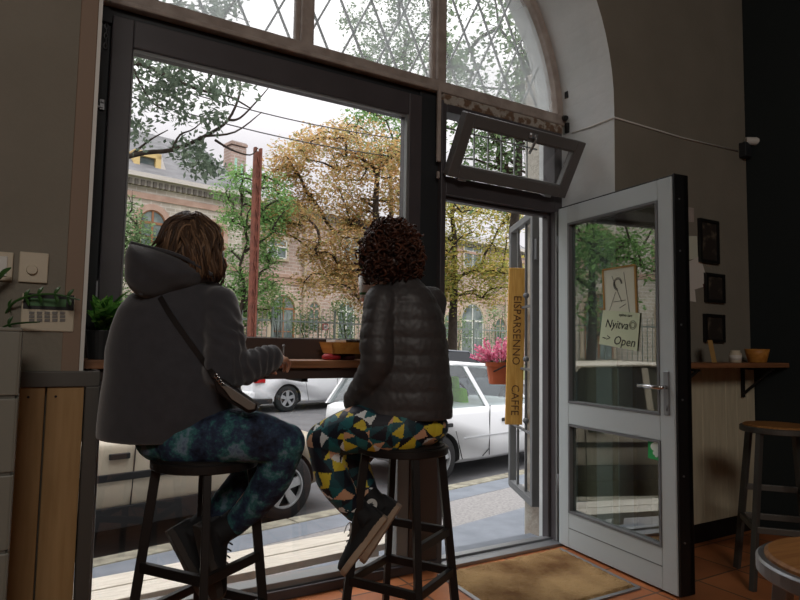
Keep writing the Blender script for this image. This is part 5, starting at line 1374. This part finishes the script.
# hair: shoulder length brown waves
def hair_long(root, c, face, mat):
    f, r, u = frame_from(face); rnd = random.Random(4); m = MB()
    b = MB(); b.ell(c + u * .006 - f * .006, .081, .097, .110, (r, f, u), 32, 20); b.ell(P(194, 262, 2.05), .10, .085, .085, (U, W, Z), 28, 16); b.ell(P(208, 268, 2.06), .036, .05, .055, (U, W, Z)); b.ell(P(176, 262, 2.03), .06, .06, .06, (U, W, Z))
    me = b.blob(.008, 6); displace(me, lambda p, n: .004 * noise.noise(p * 30) - .003); base = finish(me, 'hair', mat, root)
    for i in range(64):
        az0 = -pi + 2 * pi * (i + rnd.uniform(-.4, .4)) / 64
        if abs(az0) < .55: az0 += .7 * (1 if az0 > 0 else -1)
        ph = rnd.uniform(0, 6.3); L0 = rnd.uniform(.8, 1.15); swirl = rnd.uniform(-.35, .45); sa0 = rnd.uniform(.05, .5)
        for j in range(9):
            az = az0 + rnd.uniform(-.09, .09); st_a = sa0 + rnd.uniform(0, .45); R_ = rnd.uniform(.99, 1.075); L_ = L0 + rnd.uniform(-.06, .06); php = ph + rnd.uniform(-.35, .35); pts = []
            for k in range(17):
                t_ = k / 16; a = st_a + (1.8 - st_a) * min(t_ * 1.7, 1); az2 = az + swirl * t_; d2 = f * cos(az2) + r * sin(az2)
                p = c + u * .008 - f * .012 + (d2 * (.081 + .013 * abs(cos(az2))) * sin(a) + u * .115 * cos(a)) * R_
                if t_ > .56: p = p - u * (t_ - .56) * .24 * L_ + d2 * .014 * sin((t_ - .56) * 9) + U * (-.12 if p.dot(U) < c.dot(U) - .02 else .0) * (t_ - .56)
                wv = .011 * min(t_ * 1.4, 1) * sin(t_ * 12 + php); p = p + d2 * wv + d2.cross(u) * .016 * min(t_ * 1.3, 1) * sin(t_ * 10.5 + php * 1.3)
                pts.append(p)
            rr_ = rnd.uniform(.0028, .005); m.tube(pts, [rr_ * (.5 + .5 * sin(pi * min(k / 12, 1))) * (1 if k < 13 else (17 - k) / 4.2) for k in range(17)], 5)
    # near side locks falling to the right shoulder
    for i in range(34):
        ph = rnd.uniform(0, 6.3); e_ = i / 33; p0_ = P(193 + 8 * e_ + rnd.uniform(-3, 3), 215 + 3 * rnd.random(), 2.03 + .04 * rnd.random()); x3 = 182 + 38 * e_ + rnd.uniform(-3, 3); p3_ = P(x3, 268 + 11 * e_ + rnd.uniform(-4, 4), 1.972 + .05 * max(e_ - .6, 0) + .012 * rnd.random())
        for j in range(9):
            jt = lambda q: V((rnd.uniform(-q, q), rnd.uniform(-q, q), rnd.uniform(-q, q)))
            q0_ = p0_ + jt(.006); q3_ = p3_ + jt(.008); xm = 184 + 34 * e_
            q1_ = P(xm, 229, 1.995 + .03 * e_) + jt(.004); q2_ = P(xm + 1 + (x3 - xm) * .5, 249, 1.962 + .05 * max(e_ - .55, 0)) + jt(.004); pts = spl([q0_, q1_, q2_, q3_], 5)
            pts = [p + U * (.0085 * min(k / 8, 1) * sin(k * .75 + ph)) - W * (.004 + .004 * cos(k * .7 + ph)) for k, p in enumerate(pts)]; rr_ = rnd.uniform(.0028, .0048)
            m.tube(pts, [rr_ * (.6 if k < 2 else 1 if k < 12 else (16 - k) / 4.4) for k in range(16)], 5)
    # back locks sweeping out to the left over the hood
    for i in range(26):
        ph = rnd.uniform(0, 6.3); e_ = rnd.uniform(0, 1); p0_ = P(188 + 8 * e_, 216 + 8 * rnd.random(), 2.0 + .06 * rnd.random()); p3_ = P(151 + 24 * rnd.random(), 246 + 12 * rnd.random(), 1.985 + .05 * rnd.random())
        for j in range(8):
            jt = lambda q: V((rnd.uniform(-q, q), rnd.uniform(-q, q), rnd.uniform(-q, q)))
            q0_ = p0_ + jt(.006); q3_ = p3_ + jt(.008); q1_ = q0_.lerp(q3_, .38) - U * .012 + Z * .020 - W * .02 + jt(.004); q2_ = q0_.lerp(q3_, .72) + Z * .008 - W * .02 + jt(.004); pts = spl([q0_, q1_, q2_, q3_], 5)
            pts = [p + Z * (.006 * sin(k * .55 + ph)) + U * (.004 * cos(k * .5 + ph)) for k, p in enumerate(pts)]; rr_ = rnd.uniform(.0026, .0045)
            m.tube(pts, [rr_ * (.6 if k < 2 else 1 if k < 12 else (16 - k) / 4.4) for k in range(16)], 5)
    m.build('strand', 'strand_brown', base, smooth=True)['kind'] = 'stuff'
hair_long(pL, hcL, faceL, 'hair_brown')
# ankle boots / trainers hooked on the foot ring
shoe(pL, *SR, 'shoe', True, 0, 'sole_dark')
shoe(pL, *SL, 'shoe', True, 0, 'sole_dark')
# stick held in the right hand
m = MB(); tp_ = (tipsR[0][1] + tipsR[1][1]) / 2; hq = P(283.5, 352, 2.12); m.tube([hq - Z * .02, hq + Z * .018], .0032, 8); m.ell(hq + Z * .021, .0055, seg=10, rg=6)
tag(m.build('coffee_stirrer', 'steel', smooth=True), 'tiny thin stick held upright in fingers of the coated person', 'stick')

# cross-body bag laid on the coat
dg = bpy.context.evaluated_depsgraph_get(); dg.update()
def bvh(objs):
    vs = []; fs_ = []
    for o in objs:
        k = len(vs); mw = WM[o.name]; vs += [mw @ v.co for v in o.data.vertices]; fs_ += [[i + k for i in p.vertices] for p in o.data.polygons]
    return BVHTree.FromPolygons(vs, fs_)
T_ = bvh([coat, hood])
def on(px, py, off=.006):
    h_, n_, i_, d_ = T_.ray_cast(CAM, ray(px, py).normalized()); 
    if h_ is None: return P(px, py, 1.87)
    return h_ + (CAM - h_).normalized() * off
bg = thing('crossbody_bag', 'small dark cross-body bag with strap over the grey coat', 'bag', P(236, 396, 1.84))
m = MB(); sp_ = spl([on(x, y, .004) for x, y in ((160, 297), (168, 311), (178, 326), (190, 343), (202, 359), (212, 373), (219, 381))], 4)
for i in range(len(sp_) - 1): m.bar(sp_[i], sp_[i + 1] + (sp_[i + 1] - sp_[i]) * .08, .004, .017, (U * .75 + Z * .65))
m.build('strap', 'leather', bg)
c_ = [P(x, y, d) for x, y, d in ((215, 378, 1.845), (222, 379, 1.845), (259, 404, 1.845), (258, 410, 1.85), (250, 413, 1.85), (236, 405, 1.845), (218, 391, 1.845))]
m = MB(); m.loft([[p + W * .02 for p in c_], [p - W * .022 for p in c_]]); m.build('pouch', 'leather', bg, bevel=.006)
c_ = [P(x, y, 1.818) for x, y in ((222, 386), (229, 386), (256, 404), (255, 409), (249, 410), (232, 399))]
m = MB(); m.loft([c_, [p - W * .006 for p in c_]]); m.build('flap', 'bag_flap', bg, bevel=.002)
m = MB()
for k in range(4): q_ = P(216 + k * 2.2, 376 + k * 3, 1.815); m.tube([q_ + U * .005 * cos(a) + Z * .006 * sin(a) for a in [2 * pi * j / 10 for j in range(11)]], .0016, 5)
m.build('chain_ring', 'chrome', bg)

# ---------------------------------------------------------------- woman in the quilted jacket (right)
pR = thing('person', 'person with curly hair in quilted jacket and triangle print leggings on right stool', 'person', (1.222, 2.005, .75))
faceR = (-U * .72 + W * .69).normalized(); hcR = P(390, 253, 2.33)
b2 = MB(); head_parts(b2, hcR, faceR)
b2.tube([hcR - Z * .05, hcR - Z * .10, P(398, 290, 2.33)], [.052, .05, .06], 16)
torso(b2, [(P(405, 425, 2.33), .13, .13), (P(408, 390, 2.33), .11, .10), (P(408, 350, 2.33), .12, .10), (P(406, 315, 2.33), .13, .10), (P(404, 297, 2.33), .12, .08), (P(400, 286, 2.33), .07, .06)])
sL = P(379, 304, 2.25); eL = P(375, 368, 2.20); wL = P(353, 402, 2.29); sR = P(434, 306, 2.42); eR = P(412, 352, 2.64); wR = P(389, 299, 2.58)
b2.limb([sL, eL, wL], [.045, .037, .025]); b2.limb([sR, eR, wR], [.045, .037, .025])
hL = P(402, 428, 2.24); kL = P(324, 440, 2.27); SA = (P(386, 521, 2.26), P(350, 570, 2.23), (U * .80 - Z * .55 - W * .2)); aL = shoe_frame(*SA)[3]; hR = P(412, 427, 2.42); kR = P(342, 434, 2.46); SB = (P(400, 509, 2.35), P(366, 562, 2.33), (U * .80 - Z * .55 - W * .2)); aR = shoe_frame(*SB)[3]
b2.limb([hL, kL, aL], [.07, .05, .034]); b2.limb([hR, kR, aR], [.07, .05, .034])
foot(b2, SA); foot(b2, SB)
cup_c = P(367, 287, 2.50)
hd = (Z * .75 - U * .55 + W * .0).normalized()
wr2 = P(369, 307, 2.585)
tipsC = hand_parts(b2, P(388, 298, 2.57), (Z * .2 - U * .97 + W * .02), -W, Z, [.85, .9, .9, .95])
hand_parts(b2, wL + W * .02 + U * .015, (U * .35 + W * .9 - Z * .1), -Z, (-U * .7), [.3, .35, .35, .35])
finish(b2.blob(.005, 3), 'body', 'skin', pR); eyes(pR, hcR, faceR)
m = MB()
for a, b in tipsC[:4]:
    d_ = (b - a).normalized(); m.ell(b + d_ * .002, .0062, .0062, .0062, seg=8, rg=6)
m.build('fingernails', 'nail', pR, smooth=True)
# leggings with a triangle print
lg = MB(); lg.ell(P(413, 426, 2.33), .135, .155, .082, (U, W, Z), 32, 18)
lg.limb([hL, P(360, 429, 2.235), kL], [.098, .088, .066]); lg.limb([kL, P(333, 478, 2.255), aL], [.064, .062, .042])
lg.limb([hR, P(375, 428, 2.45), kR], [.096, .086, .064]); lg.limb([kR, P(357, 470, 2.42), aR], [.062, .058, .040])
me = lg.blob(.005, 5)
o = bpy.data.objects.new('tmp', me.copy()); COL.objects.link(o); dc = o.modifiers.new('d', 'REMESH'); dc.mode = 'VOXEL'; dc.voxel_size = .046; o.modifiers.new('t', 'TRIANGULATE')
cm = evalmesh(o); rnd = random.Random(2)
cb_ = BVHTree.FromPolygons([v.co + V((rnd.uniform(-1, 1), rnd.uniform(-1, 1), rnd.uniform(-1, 1))) * .012 for v in cm.vertices], [list(p.vertices) for p in cm.polygons])
pal = [(16, 20, 34)] * 5 + [(20, 70, 80), (24, 96, 102), (18, 52, 62), (30, 104, 106), (22, 78, 86), (216, 198, 60), (206, 184, 52), (206, 160, 126), (226, 230, 228), (18, 44, 54)]
rnd = random.Random(12); tri_c = [lin(rnd.choice(pal)) for _ in cm.polygons]
at = me.color_attributes.new('Col', 'FLOAT_COLOR', 'CORNER')
for p in me.polygons:
    h_ = cb_.find_nearest(p.center); c_ = tri_c[h_[2]] if h_[2] is not None else (0, 0, 0, 1)
    for li in p.loop_indices: at.data[li].color = c_
finish(me, 'leggings', 'triangles', pR)
# quilted jacket: bulging baffles built into the rings
def puff(t_): return abs(sin(pi * t_)) ** .55
jr = [(416, 350, 452, 2.325, .165), (404, 354, 453, 2.325, .165), (390, 360, 452, 2.325, .16), (372, 365, 450, 2.325, .155), (352, 367, 448, 2.33, .15), (332, 369, 446, 2.33, .145), (315, 370, 443, 2.33, .138), (300, 374, 437, 2.33, .122), (289, 381, 429, 2.33, .10), (280, 387, 419, 2.33, .075), (272, 391, 412, 2.33, .06)]
def interp(tab, y):
    for q0, q1 in zip(tab[:-1], tab[1:]):
        if q0[0] >= y >= q1[0]:
            u = (q0[0] - y) / (q0[0] - q1[0]); return [q0[i] + (q1[i] - q0[i]) * u for i in range(1, 5)]
    return list(tab[-1][1:])
jk = MB(); rg = []; N_ = 90
for i in range(N_ + 1):
    y = 416 - (416 - 272) * i / N_; xl, xr_, d, b = interp(jr, y); a = P(xl, y, d); c2_ = P(xr_, y, d); g_ = -.004 + .0048 * puff((y - 270) / 17.0)
    rg.append(((a + c2_) / 2, (c2_ - a).length / 2 + g_, b + g_))
torso(jk, rg, 64)
def puff_limb(m, pts, rad, step=.05, amp=.0045, n=24):
    q_ = spl(pts, 30); r_ = lerp_list(rad, 30); acc = 0; out = []
    for i, p in enumerate(q_):
        if i: acc += (p - q_[i - 1]).length
        out.append(r_[i] + amp * puff(acc / step) - amp * .7)
    m.tube(q_, out, n); m.ell(q_[0], r_[0]); m.ell(q_[-1], r_[-1] * .9)
puff_limb(jk, [P(382, 302, 2.255), P(377, 338, 2.21), eL, wL], [.066, .063, .058, .041])
puff_limb(jk, [P(430, 303, 2.41), P(425, 335, 2.52), eR, P(393, 303, 2.58)], [.066, .062, .056, .040])
me = jk.blob(.005, 2, .4)
displace(me, lambda p, n: .003 * noise.noise(V((p.x * 22, p.y * 22, p.z * 9))) + .0015 * noise.noise(p * 60))
finish(me, 'quilted_jacket', 'jacket_nylon', pR)
# curly bob
def curls(root, c, mat):
    rnd = random.Random(8); b = MB(); f, r, u = frame_from(faceR)
    b.ell(c - f * .006 + u * .004, .100, .108, .112, (r, f, u), 32, 20); b.ell(P(391, 264, 2.31), .105, .095, .08, (U, W, Z), 28, 16); b.ell(P(371, 272, 2.33), .035, .05, .05, (U, W, Z))
    me = b.blob(.007, 5); displace(me, lambda p, n: .009 * noise.noise(p * 34)); base = finish(me, 'hair', mat, root); m = MB()
    n_ = 0
    while n_ < 520:
        d = V((rnd.gauss(0, 1), rnd.gauss(0, 1), rnd.gauss(0, 1))).normalized()
        if d.z < -.75 or (d.dot(f) > .72 and d.z < .45): continue
        n_ += 1
        cc_ = c - f * .006 + u * (.004 if d.z > 0 else -.012); p0_ = cc_ + r * d.dot(r) * .107 + f * d.dot(f) * .112 + u * d.z * (.114 if d.z > 0 else .105)
        dirn = (V((0, 0, -1)) + d * .30 + V((rnd.gauss(0, .35), rnd.gauss(0, .35), rnd.gauss(0, .3)))).normalized(); s1 = dirn.orthogonal().normalized(); s2_ = dirn.cross(s1)
        L_ = rnd.uniform(.04, .075); cr_ = rnd.uniform(.006, .012); tn = rnd.uniform(1.3, 2.4); ph = rnd.uniform(0, 6.3); K = 14; hand = rnd.choice((-1, 1))
        m.tube([p0_ + dirn * L_ * (k / K - .35) + (s1 * cos(ph + hand * tn * 2 * pi * k / K) + s2_ * sin(ph + hand * tn * 2 * pi * k / K)) * cr_ for k in range(K + 1)], [.0056 * (1 - .6 * abs(k / K - .45)) for k in range(K + 1)], 4)
    m.build('curls', 'strand_curly', base, smooth=True)['kind'] = 'stuff'
curls(pR, hcR, 'hair_curly')
shoe(pR, *SA, 'shoe', True, 0)
shoe(pR, *SB, 'shoe', True, 1)
m = MB(); lp_ = P(350, 522, 2.20); m.tube(spl([lp_, lp_ + V((-.012, 0, -.01)), lp_ + V((-.022, 0, -.035))], 4), .002, 5); m.tube(spl([lp_, lp_ + V((.002, -.004, -.02)), lp_ + V((-.001, 0, -.05))], 4), .003, 5); m.build('loose_lace', 'lace', pR)
# cup
cp = thing('coffee_cup', 'white cup with green band held up by the person with curly hair', 'cup', cup_c - Z * .045)
m = MB(); prof = [(.026, -.045), (.028, -.043), (.037, .045), (.0345, .045), (.026, -.038)]
m.loft([[cup_c + V((a * cos(2 * pi * k / 32), a * sin(2 * pi * k / 32), z)) for k in range(32)] for a, z in prof]); m.build('cup_wall', 'cup_white', cp, smooth=True)
m = MB(); m.loft([[cup_c + V((a * cos(2 * pi * k / 32), a * sin(2 * pi * k / 32), z)) for k in range(32)] for a, z in ((.0300, -.034), (.0310, -.024))], caps=False); m.build('band', 'green_band', cp, smooth=True)

# ================================================================== LIGHT
w = bpy.data.worlds.new('world'); SC.world = w; w.use_nodes = True; nt = w.node_tree; nt.nodes.clear()
o = nt.nodes.new('ShaderNodeOutputWorld'); b = nt.nodes.new('ShaderNodeBackground'); nt.links.new(b.outputs[0], o.inputs[0])
tc = nt.nodes.new('ShaderNodeTexCoord'); sx_ = nt.nodes.new('ShaderNodeSeparateXYZ'); nt.links.new(tc.outputs['Generated'], sx_.inputs[0])
r = nt.nodes.new('ShaderNodeValToRGB'); r.color_ramp.elements[0].position = 0; r.color_ramp.elements[0].color = (.60, .585, .61, 1); r.color_ramp.elements[1].position = .85; r.color_ramp.elements[1].color = (2.9, 2.86, 2.88, 1)
q9 = r.color_ramp.elements.new(.3); q9.color = (.70, .68, .71, 1)
n_ = nt.nodes.new('ShaderNodeTexNoise'); n_.inputs['Scale'].default_value = 2.2; n_.inputs['Detail'].default_value = 4; nt.links.new(tc.outputs['Generated'], n_.inputs['Vector'])
mx = nt.nodes.new('ShaderNodeMixRGB'); mx.blend_type = 'MULTIPLY'; mx.inputs[0].default_value = .12; nt.links.new(sx_.outputs[2], r.inputs[0]); nt.links.new(r.outputs[0], mx.inputs[1]); nt.links.new(n_.outputs[0], mx.inputs[2])
nt.links.new(mx.outputs[0], b.inputs[0]); b.inputs[1].default_value = 1.0
def area(name, loc, tgt, sx1, sy1, e, col):
    l = bpy.data.lights.new(name, 'AREA'); l.shape = 'RECTANGLE'; l.size = sx1; l.size_y = sy1; l.energy = e; l.color = col; o = bpy.data.objects.new(name, l); COL.objects.link(o)
    o.location = loc; o.rotation_euler = (V(tgt) - V(loc)).to_track_quat('-Z', 'Y').to_euler(); return o
area('room_fill', (-.75, -3.0, 3.9), (1.0, 1.5, .8), 1.8, 1.6, 75, (1, .93, .86))  # added fill to lift the dim room, no fixture behind it
SC.view_settings.view_transform = 'Standard'; SC.view_settings.look = 'None'; SC.view_settings.exposure = .55
SC.cycles.use_denoising = True
SC.cycles.max_bounces = 8; SC.cycles.diffuse_bounces = 5; SC.cycles.transparent_max_bounces = 24
SC.cycles.sample_clamp_indirect = 6
